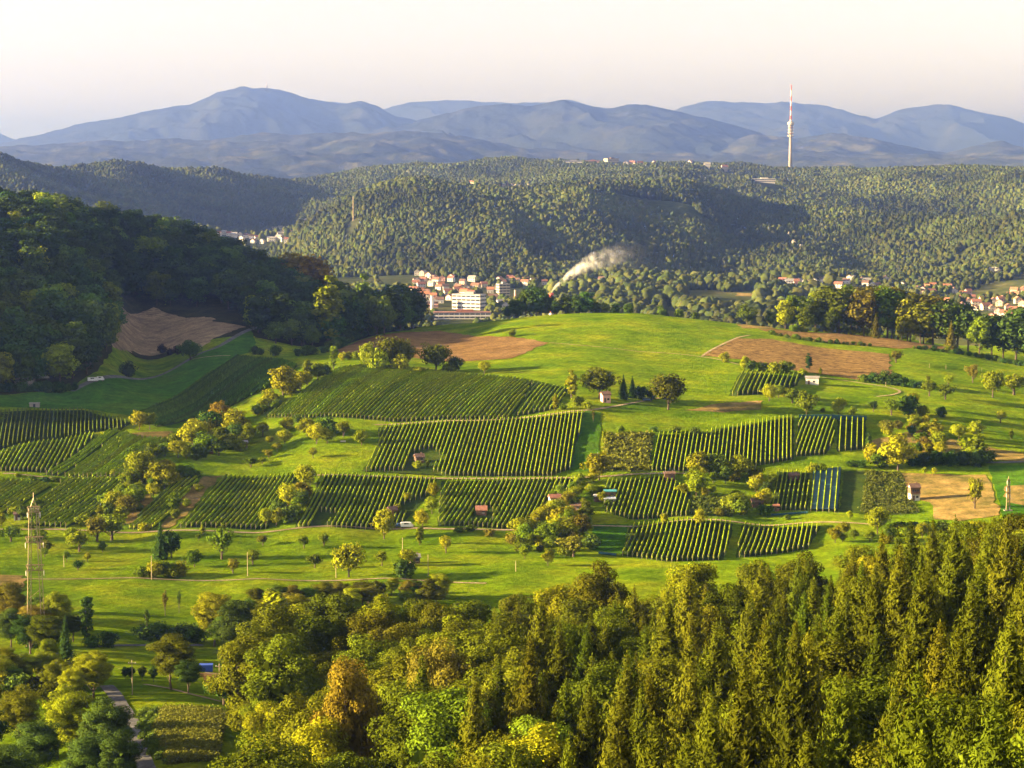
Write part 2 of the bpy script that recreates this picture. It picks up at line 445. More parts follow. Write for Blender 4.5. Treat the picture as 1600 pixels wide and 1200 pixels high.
def zat(X, Y):
    X, Y = np.atleast_1d(np.asarray(X, float)), np.atleast_1d(np.asarray(Y, float))
    u = np.clip(X/Y, GU[0]+1e-6, GU[-1]-1e-6); L = np.clip(np.log(Y), GL[0]+1e-6, GL[-1]-1e-6)
    i = np.searchsorted(GU, u)-1; j = np.searchsorted(GL, L)-1
    fu = (u-GU[i])/(GU[i+1]-GU[i])
    y0, y1 = np.exp(GL[j]), np.exp(GL[j+1])
    fl = (Y-y0)/(y1-y0)
    z = (GZW[j, i]*(1-fu)+GZW[j, i+1]*fu)*(1-fl) + (GZW[j+1, i]*(1-fu)+GZW[j+1, i+1]*fu)*fl
    return z
def z1(X, Y): return float(zat(X, Y)[0])

def pix(px, py, ymin=640):
    """ground point seen at a photograph pixel, beyond ymin metres"""
    u, s = ray(px, py)
    i = min(max(int(np.searchsorted(GU, u))-1, 0), len(GU)-2)
    fu = (u-GU[i])/(GU[i+1]-GU[i])
    prof = GS[:, i]*(1-fu)+GS[:, i+1]*fu
    j0 = int(np.searchsorted(GL, math.log(ymin)))
    best = None
    for j in range(j0, len(GL)):
        if prof[j] >= s:
            if j == j0: L = GL[j]
            else:
                t = (s-prof[j-1])/(prof[j]-prof[j-1]+1e-12)
                L = GL[j-1]+t*(GL[j]-GL[j-1])
            Y = math.exp(L)
            return (u*Y, Y)
        if math.exp(GL[j]) > (1500 if ymin < 1500 else 7900):
            break
    # ray passes above the crest: take the row that comes nearest
    jm = j0+int(np.argmax(prof[j0:j])) if j > j0 else j0
    Y = math.exp(GL[jm])
    return (u*Y, Y)

def pixP(px, py, ymin=640):
    X, Y = pix(px, py, ymin)
    return Vector((X, Y, z1(X, Y)))

def at(px, Y):
    return (px-800)/FPX*Y
# ------------------------------------------------------------------ the ground: one sheet to the horizon
nr, nc = GZW.shape
_V = np.stack([GX.ravel(), GY.ravel(), GZW.ravel()], 1)
_idx = np.arange(nr*nc).reshape(nr, nc)
_F = np.stack([_idx[:-1, :-1], _idx[:-1, 1:], _idx[1:, 1:], _idx[1:, :-1]], -1).reshape(-1, 4)
_fy = GY[:-1, :-1].ravel()
_fm = np.where(_fy > 1750, 1, np.where(_fy < 150, 2, 0))
ground = obj('ground', mesh('ground', _V, _F, [M['grass'], M['far_ground'], M['forest_floor']], True, _fm))
tag(ground, 'rolling green meadow ground of the hill and valley', 'ground', kind='structure')

def rough_poly(P, step=5.0, amp=0.5):
    out = []
    for k in range(len(P)):
        a, b = Vector(P[k]), Vector(P[(k+1) % len(P)])
        n = max(1, int((b-a).length/step))
        for i in range(n):
            q = a.lerp(b, i/n)
            if i: q = q + Vector((random.uniform(-amp, amp), random.uniform(-amp, amp)))
            out.append((q.x, q.y))
    return out

def patch_xy(name, P, mat, lift=0.12, label=None, cell=6.0, amp=0.5):
    P = rough_poly(P, 5.0, amp)
    bm = bmesh.new()
    f = bm.faces.new([bm.verts.new((x, y, 0)) for x, y in P])
    if f.normal.z < 0 or sum(P[i][0]*P[(i+1)%len(P)][1]-P[(i+1)%len(P)][0]*P[i][1] for i in range(len(P))) < 0: f.normal_flip()
    bmesh.ops.triangulate(bm, faces=bm.faces[:])
    xs = [p[0] for p in P]; ys = [p[1] for p in P]
    for ax, lo, hi in ((0, min(xs), max(xs)), (1, min(ys), max(ys))):
        v = math.floor(lo/cell)*cell+cell
        while v < hi:
            co = (v, 0, 0) if ax == 0 else (0, v, 0)
            no = (1, 0, 0) if ax == 0 else (0, 1, 0)
            bmesh.ops.bisect_plane(bm, geom=bm.verts[:]+bm.edges[:]+bm.faces[:], plane_co=co, plane_no=no)
            v += cell
    co = np.array([v.co[:2] for v in bm.verts])
    z = zat(co[:, 0], co[:, 1])+lift
    for v, q in zip(bm.verts, z): v.co.z = q
    for f in bm.faces: f.smooth = True
    bmesh.ops.recalc_face_normals(bm, faces=bm.faces[:])
    if bm.faces and sum(f.normal.z for f in bm.faces) < 0: bmesh.ops.reverse_faces(bm, faces=bm.faces[:])
    me = bpy.data.meshes.new(name); bm.to_mesh(me); bm.free()
    me.materials.append(mat)
    o = obj(name, me)
    tag(o, label, 'field' if 'field' in name else None, kind='structure')
    return o

def PP(pts, ymin=640): return [pix(x, y, ymin) for x, y in pts]

def patch(name, pts, mat, lift=0.12, label=None, ymin=640, amp=0.5):
    return patch_xy(name, PP(pts, ymin), mat, lift, label, amp=amp)

def smooth_line(P, step=3.0):
    out = []
    n = len(P)
    for k in range(n-1):
        p0, p1, p2, p3 = [Vector(P[min(max(i, 0), n-1)]) for i in (k-1, k, k+1, k+2)]
        m = max(2, int((p2-p1).length/step))
        for i in range(m):
            t = i/m
            q = 0.5*((2*p1)+(p2-p0)*t+(2*p0-5*p1+4*p2-p3)*t*t+(3*p1-p0-3*p2+p3)*t**3)
            out.append(q)
    out.append(Vector(P[-1]))
    return out

def path(name, pts, w, mat, label, ymin=640, lift=0.2):
    L = smooth_line(PP(pts, ymin))
    V, F = [], []
    for k, p in enumerate(L):
        d = (L[min(k+1, len(L)-1)]-L[max(k-1, 0)]).normalized()
        nrm = Vector((-d.y, d.x))
        for s in (-0.5, -0.17, 0.17, 0.5):
            q = p+nrm*s*(w+random.uniform(-.15, .15))
            V.append((q.x, q.y, z1(q.x, q.y)+lift))
    for k in range(len(L)-1):
        for i in range(3):
            F.append((k*4+i+1, k*4+i, (k+1)*4+i, (k+1)*4+i+1))
    o = obj(name, mesh(name, V, F, [mat], True))
    tag(o, label, 'path', kind='structure')
    return o

patch('stubble_field', [(150,480),(190,478),(240,481),(330,497),(338,500),(322,508),(385,512),(310,547),(270,548),(210,551),(178,545),(160,510)], M['stubble'], 0.45, 'bare stubble field in shade beside the dark woods', amp=1.3)
patch('tilled_field', [(518,549),(560,533),(640,519),(690,517),(740,526),(858,536),(800,560),(722,565),(650,560),(560,556)], M['soil'], 0.16, 'reddish brown tilled field on the hilltop', amp=1.3)
patch('ploughed_field', [(1097,556),(1150,529),(1205,530),(1260,540),(1390,554),(1393,585),(1340,594),(1290,586),(1240,579),(1160,562)], M['plough'], 0.16, 'ploughed brown field with the pale hut below it', amp=1.3)
patch('ploughed_field', [(1185,514),(1215,515),(1300,521),(1482,533),(1488,546),(1400,545),(1300,536),(1215,524)], M['plough'], 0.16, 'narrow ploughed strip below the tall grove', amp=1.3)
patch('dry_meadow', [(1068,641),(1120,631),(1192,626),(1190,640),(1130,645)], M['grass_dry'], 0.14, 'pale dry grass strip under the big dark tree', amp=1.3)
patch('dry_meadow', [(1408,740),(1540,742),(1562,805),(1500,815),(1460,812),(1452,785),(1415,775)], M['grass_dry'], 0.14, 'golden dry meadow around the two-storey hut', amp=1.3)
patch('dry_meadow', [(1570,760),(1600,758),(1640,775),(1600,790),(1572,785)], M['grass_dry'], 0.14, 'small dry mound under the far power pylon', amp=1.3)
patch('dry_meadow', [(-40,898),(38,900),(36,918),(-40,930)], M['grass_dry'], 0.14, 'dry brown grass beside the lower track', amp=1.3)
patch('dry_meadow', [(195,680),(270,674),(262,686),(215,684)], M['grass_dry'], 0.14, 'dry bank above the upper vine plot', amp=1.3)
patch('dry_meadow', [(1150,506),(1200,508),(1215,515),(1160,513)], M['grass_dry'], 0.14, 'dry verge on the crest beside the lone tree', amp=1.3)
patch('dry_meadow', [(1360,690),(1440,672),(1500,690),(1600,708),(1600,722),(1500,714),(1400,722)], M['grass_dry'], 0.14, 'dry bank above the thicket', amp=1.3)
patch('dry_meadow', [(185,822),(215,780),(235,770),(240,782),(215,815)], M['grass_dry'], 0.14, 'dry path-side strip between two vine plots', amp=1.3)
patch('dry_meadow', [(275,790),(318,745),(348,744),(295,800),(262,826),(250,824)], M['grass_dry'], 0.14, 'straw coloured grass lane between vine plots', amp=1.3)
patch('shaded_meadow', [(112,612),(200,592),(297,562),(345,540),(392,513),(402,548),(372,556),(245,632),(205,650),(130,639),(50,638),(-80,644),(-80,615),(60,613)], M['grass_dark'], 0.14, 'green meadow in the hill shadow below the road')
patch('crop_field', [(1318,737),(1352,735),(1345,803),(1312,800)], M['vine_floor'], 0.14, 'bare dark strip beside the netted vines')
patch('garden_field', [(1352,735),(1408,738),(1436,802),(1342,804)], M['vine_floor'], 0.15, 'soil under the leafy vegetable plot')
patch('garden_field', [(945,678),(1020,678),(1015,738),(940,738)], M['vine_floor'], 0.15, 'soil under the bushy bean plot')
patch('garden_field', [(1080,778),(1150,776),(1145,808),(1078,808)], M['vine_floor'], 0.15, 'soil under the vegetable rows above the lowest track')
patch('dark_field', [(927,820),(982,820),(972,866),(925,860)], M['grass_dark'], 0.15, 'dark grass plot beside the lowest vines')
patch('dark_field', [(915,642),(940,645),(935,735),(890,738)], M['grass_dark'], 0.15, 'dark grass strip beside the large vine plot')
patch('dark_field', [(1545,728),(1620,726),(1620,800),(1568,810)], M['grass_dark'], 0.13, 'dark pasture under the far pylon')
patch('maize_field', [(214,1112),(250,1108),(352,1114),(345,1150),(338,1190),(262,1196),(216,1150)], M['corn'], 0.14, 'maize field beside the lane', ymin=330)
patch('bare_field', [(310,1052),(345,1052),(372,1070),(330,1075)], M['soil'], 0.14, 'small bare plot behind the blue container', ymin=400)

path('track', [(-30,826),(100,828),(300,829),(440,829),(620,827),(700,827),(810,828)], 1.9, M['track'], 'pale track at the foot of the vineyards')
path('track', [(36,905),(240,905),(400,905),(640,906),(760,912)], 1.6, M['track'], 'pale track crossing the valley meadow')
path('track', [(5,740),(60,745),(95,748)], 1.4, M['track'], 'short track between vine plots at the left')
path('track', [(495,743),(600,745),(690,748),(900,747),(1035,740),(1085,741)], 1.7, M['track'], 'pale track between the middle vine plots')
path('track', [(585,664),(700,658),(860,648),(930,640),(1000,628),(1030,622)], 1.6, M['track'], 'track climbing to the hut under the trees')
path('track', [(925,822),(1040,817),(1150,816),(1250,818),(1365,820)], 1.6, M['track'], 'lowest track above the last vine rows')
path('road', [(112,612),(200,591),(297,561),(345,540),(392,515),(412,511)], 3.4, M['asphalt'], 'grey lane climbing through the shaded meadow')
path('path', [(300,562),(360,556)], 1.2, M['track'], 'short spur off the shaded lane')
path('path', [(858,536),(960,545),(1090,557),(1155,570)], 1.2, M['track'], 'faint field path across the hilltop meadow')
path('path', [(1097,557),(1110,548),(1150,529),(1172,524)], 1.3, M['track'], 'field path along the ploughed corner')
path('path', [(1285,590),(1340,598),(1390,606),(1406,612),(1395,617),(1370,620)], 1.3, M['track'], 'curved track below the pale hut')
path('road', [(1540,723),(1620,721)], 3.0, M['asphalt'], 'grey lane leaving at the right above the dark pasture')
path('road', [(230,1205),(222,1185),(213,1160),(205,1130),(190,1105),(178,1085),(166,1072)], 3.4, M['asphalt'], 'grey lane curving between foreground trees', ymin=330)
path('path', [(225,1070),(262,1076),(300,1086),(348,1098)], 1.3, M['track'], 'pale footpath under the row of small trees', ymin=400)
path('road', [(150,1011),(230,1009),(315,1008)], 2.6, M['asphalt'], 'narrow lane behind the big round tree', ymin=520)
path('path', [(320,1052),(350,1055),(385,1058)], 2.2, M['track'], 'pale yard beside the blue container', ymin=500)

# ------------------------------------------------------------------ far mountains: one mesh per range
M['mountain'] = mat_ground('mountain_forest', [(0.020,0.028,0.022), (0.03,0.038,0.027), (0.055,0.058,0.036)], 0.0014, 1.0, 0.018, bdist=20)
M['mountain_low'] = mat_ground('foothills', [(0.022,0.03,0.022), (0.038,0.044,0.027), (0.11,0.105,0.055)], 0.0028, 1.0, 0.018, bdist=17)
def mountain(label, D, prof, front, mat, seed, base=275, spur=0.55):
    xs = np.array([p[0] for p in prof], float); ps = np.array([p[1] for p in prof], float)
    px = np.arange(xs[0], xs[-1]+1, 2.5)
    py = np.interp(px, xs, ps)
    k = np.array([1, 2, 3, 2, 1]) / 9.0
    py = np.convolve(np.pad(py, 2, mode='edge'), k, 'valid') + fbm(px/23.0+seed, px*0+seed, 3)*1.6
    us = (px-800)/FPX
    ts = np.concatenate([np.linspace(-1.0, 0, 120), np.linspace(0.06, 0.6, 8)])
    U, T = np.meshgrid(us, ts)
    zc = (245-py)/FPX*D+CAMZ
    zb = (245-base)/FPX*(D-front)+CAMZ
    Y = D+T*front
    X = U*Y
    rise = np.clip(zc-zb, 20, None)[None, :]
    t = np.clip(-T, 0, 1)
    shape = np.where(T <= 0, (1-t)**1.35, 1-T*0.9)
    r = 1-np.abs(fbm(X/1300+seed*3.1+Y/4200, Y/3500+seed, 5))*1.5
    env = np.where(T <= 0, np.sin(np.pi*np.clip(t, 0, 1))**0.8, 0)
    Z = zb-25+(rise+25)*(shape+(r-0.62)*spur*env)
    Z += fbm(X/270, Y/270, 5)*40*np.where(T == 0, 0.25, 1.0)
    idx = np.arange(U.size).reshape(U.shape)
    F = np.stack([idx[:-1, :-1], idx[:-1, 1:], idx[1:, 1:], idx[1:, :-1]], -1).reshape(-1, 4)
    o = obj('mountain', mesh('mountain', np.stack([X.ravel(), Y.ravel(), Z.ravel()], 1), F, [mat], True))
    return tag(o, label, 'mountain', kind='structure')
mountain('farthest pale blue mountain range on the right', 32239, [(420,190),(470,170),(520,160),(600,172),(640,161),(700,158),(760,160),(800,162),(860,161),(890,156),(920,165),(960,173),(1000,182),(1040,178),(1062,168),(1100,160),(1180,161),(1240,162),(1290,167),(1340,182),(1365,187),(1400,173),(1450,165),(1480,165),(1520,175),(1570,184),(1600,195),(1680,212),(1760,225)], 6700, M['mountain'], 1)
mountain('high rounded mountain with a mast on its summit', 24741, [(-160,235),(-60,224),(0,224),(30,219),(90,206),(118,196),(180,187),(230,175),(300,164),(345,147),(380,140),(420,138),(450,145),(480,155),(530,166),(565,157),(592,166),(620,182),(700,200),(780,222),(840,240)], 6100, M['mountain'], 2)
mountain('small distant hill at the left edge', 29990, [(-160,222),(-60,212),(0,208),(22,216),(60,226),(120,240)], 2600, M['mountain'], 3)
mountain('middle blue ridge with overlapping spurs', 21292, [(540,225),(590,205),(640,195),(690,180),(730,168),(790,164),(830,166),(880,157),(905,161),(940,172),(990,165),(1050,173),(1120,188),(1180,205),(1230,225),(1270,240)], 4800, M['mountain'], 4)
mountain('low right hand ridge behind the tall tower', 19493, [(1040,262),(1090,240),(1130,222),(1180,212),(1240,216),(1300,209),(1360,216),(1420,232),(1470,240),(1520,226),(1560,222),(1600,232),(1700,235),(1760,240)], 4200, M['mountain_low'], 5)
mountain('hazy foothills below the high mountains', 16794, [(-200,240),(-60,234),(60,229),(200,223),(330,219),(420,208),(520,211),(640,206),(700,210),(760,224),(850,236),(1000,240),(1100,246),(1250,240),(1400,246),(1550,242),(1760,246)], 6100, M['mountain_low'], 6, base=285)
# ------------------------------------------------------------------ foliage builders
def unit(a): return a/np.maximum(np.linalg.norm(a, axis=-1, keepdims=True), 1e-9)

def cards(Cn, Nr, size, rng, aspect=1.0, along=None):
    """leaf sprays: one small bent diamond quad each, centre Cn, facing Nr"""
    n = len(Cn)
    Nr = unit(Nr)
    if along is None: along = rng.normal(size=(n, 3))
    a = unit(along-Nr*(along*Nr).sum(-1, keepdims=True))
    b = np.cross(Nr, a)
    s = np.asarray(size).reshape(-1, 1)*np.ones((n, 1))
    bend = Nr*s*rng.uniform(-0.25, 0.25, (n, 1))
    V = np.stack([Cn-a*s*aspect, Cn+b*s*rng.uniform(.55, .95, (n, 1))+bend, Cn+a*s*aspect, Cn-b*s*rng.uniform(.55, .95, (n, 1))+bend], 1).reshape(-1, 3)
    F = np.arange(n*4).reshape(n, 4)
    return V, F

def crown_broad(rng, H, R, z0, nl, per, leaf, irregular=0.25, top=1.0):
    """crown of many leafy lobes inside an egg-shaped envelope"""
    zc, hz = (z0+H)/2, (H-z0)/2
    cs, rs = [], []
    tries = 0
    while len(cs) < nl and tries < nl*60:
        tries += 1
        d = unit(rng.normal(size=3)); r = rng.uniform(0.25, 1)**0.5
        p = d*r
        if p[2] > 0: p[2] *= top
        lob = rng.uniform(0.20, 0.34)*R
        q = np.array([p[0]*(R-lob*.7), p[1]*(R-lob*.7), zc+p[2]*(hz-lob*.7)])
        if p[2] < -0.3: q[:2] *= 0.85
        q[:2] *= 1+rng.uniform(-irregular, irregular*.6)
        if cs and min(np.linalg.norm(q-c) for c in cs) < lob*0.62: continue
        cs.append(q); rs.append(lob)
    VV, FF, TT, off = [], [], [], 0
    for c, lob in zip(cs, rs):
        n = max(6, int(per*(lob/(0.27*R))**2))
        d = unit(rng.normal(size=(n, 3)))
        rad = lob*rng.uniform(0.72, 1.12, (n, 1))
        sq = np.array([1.1, 1.1, 0.85])
        P = c+d*rad*sq
        outw = unit(c-np.array([0, 0, zc-hz*.3]))
        Nr = d+outw*0.5+rng.normal(size=(n, 3))*0.45
        V, F = cards(P, Nr, leaf*rng.uniform(0.6, 1.25, n), rng, 1.0)
        VV.append(V); FF.append(F+off); off += len(V)
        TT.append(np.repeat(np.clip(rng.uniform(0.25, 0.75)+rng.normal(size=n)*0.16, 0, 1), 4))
    # inner cards added to block light; shade put into their darker tint
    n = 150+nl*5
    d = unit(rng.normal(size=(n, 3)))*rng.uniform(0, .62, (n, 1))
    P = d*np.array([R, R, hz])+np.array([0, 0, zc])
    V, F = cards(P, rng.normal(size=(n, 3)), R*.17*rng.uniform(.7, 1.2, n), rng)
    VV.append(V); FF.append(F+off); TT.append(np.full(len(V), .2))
    return np.concatenate(VV), np.concatenate(FF), np.concatenate(TT), cs

def trunk_mesh(rng, H, r, cs, nlimb, name):
    b = MB()
    pts = [(0, 0, -0.6)]; x = y = 0
    for k in range(1, 7):
        x += rng.normal()*0.012*H*0.4; y += rng.normal()*0.012*H*0.4
        pts.append((x, y, H*0.86*k/6))
    b.tube(pts, [r*1.5, r, r*.86, r*.7, r*.52, r*.34, r*.12], 7)
    for c in (cs[:nlimb] if cs else []):
        k = min(4, max(1, int(c[2]*0.62/(H*0.86)*6)))
        p = Vector(pts[k]); q = Vector(c)
        b.tube([p, p.lerp(q, .5)+Vector((0, 0, -0.02*H)), q], [r*.42, r*.28, r*.08], 5)
    return b.me(name, M['bark'])

def crown_conifer(rng, H, R, z0, dz, nb, leaf, power=0.9, sweep=0.28):
    """spruce: whorls of branches, each a fan of sprays that sweep upward at the tip"""
    P, N, A, S, T = [], [], [], [], []
    z = z0
    while z < H*0.985:
        f = (z-z0)/(H-z0)
        r = R*(1-f)**power*rng.uniform(.8, 1.12)*(0.35+0.65*min(1, f*6+0.45))
        m = max(4, int(nb*(0.45+0.55*(1-f))))
        ph = rng.uniform(0, 6.28)
        for k in range(m):
            a = ph+6.283*k/m+rng.normal()*0.18
            L = r*rng.uniform(0.72, 1.15)+0.12
            d = np.array([math.cos(a), math.sin(a), 0.0]); side = np.array([-d[1], d[0], 0])
            tone = np.clip(rng.uniform(.25, .75), 0, 1)
            ns = max(2, int(L/(leaf*0.62)))
            for i in range(ns):
                t = (i+0.8)/ns
                droop = -0.34*L*(t-0.25*t*t) + sweep*L*t**3
                c = d*L*t+np.array([0, 0, z+droop])
                wid = 0.30*L*(1-t*0.75)
                for sgn in (-1, 0, 1):
                    if sgn == 0 and rng.random() < 0.25: continue
                    q = c+side*sgn*wid*rng.uniform(.3, 1.0)+rng.normal(size=3)*0.06
                    P.append(q); A.append(d*0.8+side*sgn*0.5+np.array([0, 0, 0.45+0.75*t]))
                    N.append(np.array([0, 0, 0.45])+d*0.9+rng.normal(size=3)*0.35); S.append(leaf*rng.uniform(.55, 1.05)*(1-0.3*t)*min(1, .35+.65*r/2.2)); T.append(tone+rng.normal()*0.12)
        z += dz*rng.uniform(.8, 1.2)*(1-0.45*f)
    # leader
    for k in range(6):
        P.append(np.array([0, 0, H*(0.955+0.008*k)])); A.append(np.array([rng.normal()*.25, rng.normal()*.25, 1])); N.append(rng.normal(size=3)*np.array([1, 1, .1])); S.append(leaf*0.55); T.append(.6)
    for k in range(240):  # cards added near the axis to stop light; darker tint carries shade
        f = rng.random()**1.4*0.9; rr = R*(1-f)**power*.55*rng.random()**.5; a = rng.uniform(0, 6.28)
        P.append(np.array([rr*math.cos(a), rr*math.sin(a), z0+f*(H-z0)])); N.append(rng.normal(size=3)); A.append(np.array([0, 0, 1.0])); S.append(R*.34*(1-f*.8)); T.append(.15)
    V, F = cards(np.array(P), np.array(N), np.array(S)*0.46, rng, 2.7, np.array(A))
    return V, F, np.repeat(np.clip(T, 0, 1), 4)

PROTO = {}
def reg(kind, crown, trunk): PROTO.setdefault(kind, []).append((crown, trunk))

for k in range(5):       # tall forest broadleaf, 24 m
    r_ = np.random.default_rng(100+k)
    V, F, T, cs = crown_broad(r_, 24, 5.3+0.6*(k % 3), 5.0-1.0*(k % 2), 64, 480, 0.18, 0.3)
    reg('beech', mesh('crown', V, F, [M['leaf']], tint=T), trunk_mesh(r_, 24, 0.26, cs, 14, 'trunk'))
for k in range(6):       # spruce, 25 m
    r_ = np.random.default_rng(200+k)
    V, F, T = crown_conifer(r_, 25, (5.6, 6.0, 5.2, 6.2, 5.7, 4.8)[k], 3.0, 0.58, 13, 0.48, (0.80, 0.9, 0.78, 0.95, 0.85, 0.75)[k], (0.3, 0.45, 0.35, 0.25, 0.5, 0.4)[k])
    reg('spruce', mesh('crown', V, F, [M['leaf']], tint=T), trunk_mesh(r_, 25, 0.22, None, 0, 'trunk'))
for k in range(6):       # wayside broadleaf, 10 m unit
    r_ = np.random.default_rng(300+k)
    V, F, T, cs = crown_broad(r_, 10, 4.3+0.4*(k % 3), 1.1, 38, 52, 0.32, 0.3)
    reg('broad', mesh('crown', V, F, [M['leaf']], tint=T), trunk_mesh(r_, 10, 0.2, cs, 10, 'trunk'))
for k in range(6):       # hill forest broadleaf, 10 m unit, taller habit
    r_ = np.random.default_rng(350+k)
    V, F, T, cs = crown_broad(r_, 10, 2.9+0.3*(k % 3), 1.2, 46, 46, 0.28, 0.25)
    reg('wood', mesh('crown', V, F, [M['leaf']], tint=T), trunk_mesh(r_, 10, 0.12, cs, 10, 'trunk'))
for k in range(4):       # open orchard tree
    r_ = np.random.default_rng(400+k)
    V, F, T, cs = crown_broad(r_, 10, 5.0, 1.9, 22, 34, 0.38, 0.6)
    reg('orchard', mesh('crown', V, F, [M['leaf']], tint=T), trunk_mesh(r_, 10, 0.34, cs, 14, 'trunk'))
for k in range(4):       # bush, 10 m unit, leaves to the ground
    r_ = np.random.default_rng(500+k)
    V, F, T, cs = crown_broad(r_, 10, 6.2, -1.2, 26, 34, 0.52, 0.3)
    reg('bush', mesh('crown', V, F, [M['leaf']], tint=T), trunk_mesh(r_, 8, 0.25, cs, 8, 'trunk'))
for k in range(3):       # columnar poplar
    r_ = np.random.default_rng(600+k)
    V, F, T, cs = crown_broad(r_, 10, 1.5, 0.6, 40, 34, 0.24, 0.25, 1.0)
    reg('column', mesh('crown', V, F, [M['leaf']], tint=T), trunk_mesh(r_, 10, 0.13, cs, 8, 'trunk'))
for k in range(3):       # garden conifer
    r_ = np.random.default_rng(700+k)
    V, F, T = crown_conifer(r_, 10, 3.0, 0.5, 0.36, 9, 0.40, 0.95, 0.2)
    reg('conifer', mesh('crown', V, F, [M['leaf']], tint=T), trunk_mesh(r_, 10, 0.14, None, 0, 'trunk'))
for k in range(3):       # thin half-bare tree
    r_ = np.random.default_rng(800+k)
    V, F, T, cs = crown_broad(r_, 10, 1.9, 2.2, 26, 7, 0.17, 0.4)
    reg('sparse', mesh('crown', V, F, [M['leaf']], tint=T), trunk_mesh(r_, 10, 0.13, cs, 26, 'trunk'))

HUE = {'y': (0.195, 0.205, 0.007), 'g': (0.115, 0.15, 0.008), 'd': (0.046, 0.08, 0.013), 'a': (0.125, 0.112, 0.012), 'p': (0.035, 0.022, 0.018),  # 'y' is yellow-green with sunlight put into the leaf colour
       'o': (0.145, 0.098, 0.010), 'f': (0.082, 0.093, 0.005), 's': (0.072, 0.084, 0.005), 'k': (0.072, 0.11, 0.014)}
HWORD = {'y': 'yellow-green', 'g': 'mid-green', 'd': 'dark green', 'a': 'autumn brown', 'p': 'purple-leaved', 'o': 'orange', 'f': 'olive green', 's': 'olive', 'k': 'deep green'}
TNAME = {'beech': ('forest_tree', 'tree'), 'spruce': ('spruce_tree', 'tree'), 'broad': ('broadleaf_tree', 'tree'), 'wood': ('woodland_tree', 'tree'),
         'orchard': ('orchard_tree', 'tree'), 'bush': ('bush', 'bush'), 'column': ('columnar_tree', 'tree'), 'conifer': ('conifer_tree', 'tree'), 'sparse': ('bare_tree', 'tree')}
UNIT = {'beech': 24.0, 'spruce': 25.0}
PHRASE = {'beech': 'leafy tree', 'spruce': 'spruce', 'broad': 'round tree', 'wood': 'woodland tree', 'orchard': 'small orchard tree', 'bush': 'bush',
          'column': 'slender columnar tree', 'conifer': 'conifer', 'sparse': 'thin half-bare tree'}

def tree(kind, X, Y, h, hue, w=1.0, label=None, group=None, sink=0.15, name=None):
    ps = PROTO[kind]
    cr, tr = ps[random.randrange(len(ps))]
    s = h/UNIT.get(kind, 9.3)
    nm, cat = TNAME[kind]
    nm = name or nm
    root = empty(nm, (X, Y, z1(X, Y)-sink), random.uniform(0, 6.28))
    root.scale = (s*w, s*w, s)
    c = bpy.data.objects.new('crown', cr); link(c, root)
    t = bpy.data.objects.new('trunk', tr); link(t, root)
    b = HUE[hue]; j = random.uniform(0.85, 1.15)
    c.color = (b[0]*j*random.uniform(.93, 1.07), b[1]*j, b[2]*j, 1)
    tag(root, label, cat, group)
    return root

def ordinal(i):
    W = ['first', 'second', 'third', 'fourth', 'fifth', 'sixth', 'seventh', 'eighth', 'ninth', 'tenth', 'eleventh', 'twelfth', 'thirteenth', 'fourteenth', 'fifteenth', 'sixteenth', 'seventeenth', 'eighteenth', 'nineteenth', 'twentieth']
    return W[i] if i < len(W) else str(i+1)+'th'

KIND = {'b': 'broad', 'o': 'orchard', 'p': 'column', 'c': 'conifer', 's': 'bush', 'n': 'sparse', 'w': 'wood', 'B': 'beech'}
FINE = 2.0
def zone(where, items, ymin=640, group=None):
    """items: (px, py of the foot, height in px, kind, hue[, width factor[, fixed distance]])"""
    recs = []
    for it in items:
        px, py, h, k, hue = it[:5]
        w = it[5] if len(it) > 5 else 1.0
        if len(it) > 6:
            Y = it[6]; X = at(px, Y)
            top = (245-py)/FPX*Y*1.0   # py is then the row of the tree top
            hh = max(3.0, top+CAMZ-z1(X, Y))
        else:
            X, Y = pix(px, py, ymin); hh = h/FPX*Y
        if k == 's': hh *= 1.15; w *= 1.15
        elif k == 'o': hh *= 1.25; w *= 1.3
        elif k == 'b': hh *= 1.05; w *= 1.12
        elif k == 'w': w *= 1.15
        if k == 'b' and ymin < 640: k = 'B'; w *= 1.75
        recs.append((X, Y, px, hh, KIND[k], hue, w))
    by = {}
    for r in recs: by.setdefault((r[4], r[5]), []).append(r)
    for (k, hue), rs in by.items():
        rs.sort(key=lambda r: r[2])
        big = max(r[3] for r in rs)
        for i, (X, Y, px, hh, _, _, w) in enumerate(rs):
            base = '%s %s %s' % (HWORD[hue], PHRASE[k], where)
            if len(rs) > 1: base += ', ' + ('leftmost' if i == 0 else 'rightmost' if i == len(rs)-1 else ordinal(i)+' from left')
            if len(base.split()) > 16: print('LONG', base)
            tree(k, X, Y, hh, hue, w, base, group or ('trees and bushes '+where))

# ------------------------------------------------------------------ vineyards: each plot a thing, each row a part
def clip_line(P, o, d):
    """parameters where the line o + t d enters and leaves polygon P"""
    ts = []
    n = len(P)
    for k in range(n):
        a, b = P[k], P[(k+1) % n]
        e = (b[0]-a[0], b[1]-a[1])
        den = d[0]*e[1]-d[1]*e[0]
        if abs(den) < 1e-9: continue
        w = (a[0]-o[0], a[1]-o[1])
        t = (w[0]*e[1]-w[1]*e[0])/den
        s = (w[0]*d[1]-w[1]*d[0])/den
        if 0 <= s < 1: ts.append(t)
    ts.sort()
    return [(ts[i], ts[i+1]) for i in range(0, len(ts)-1, 2)]

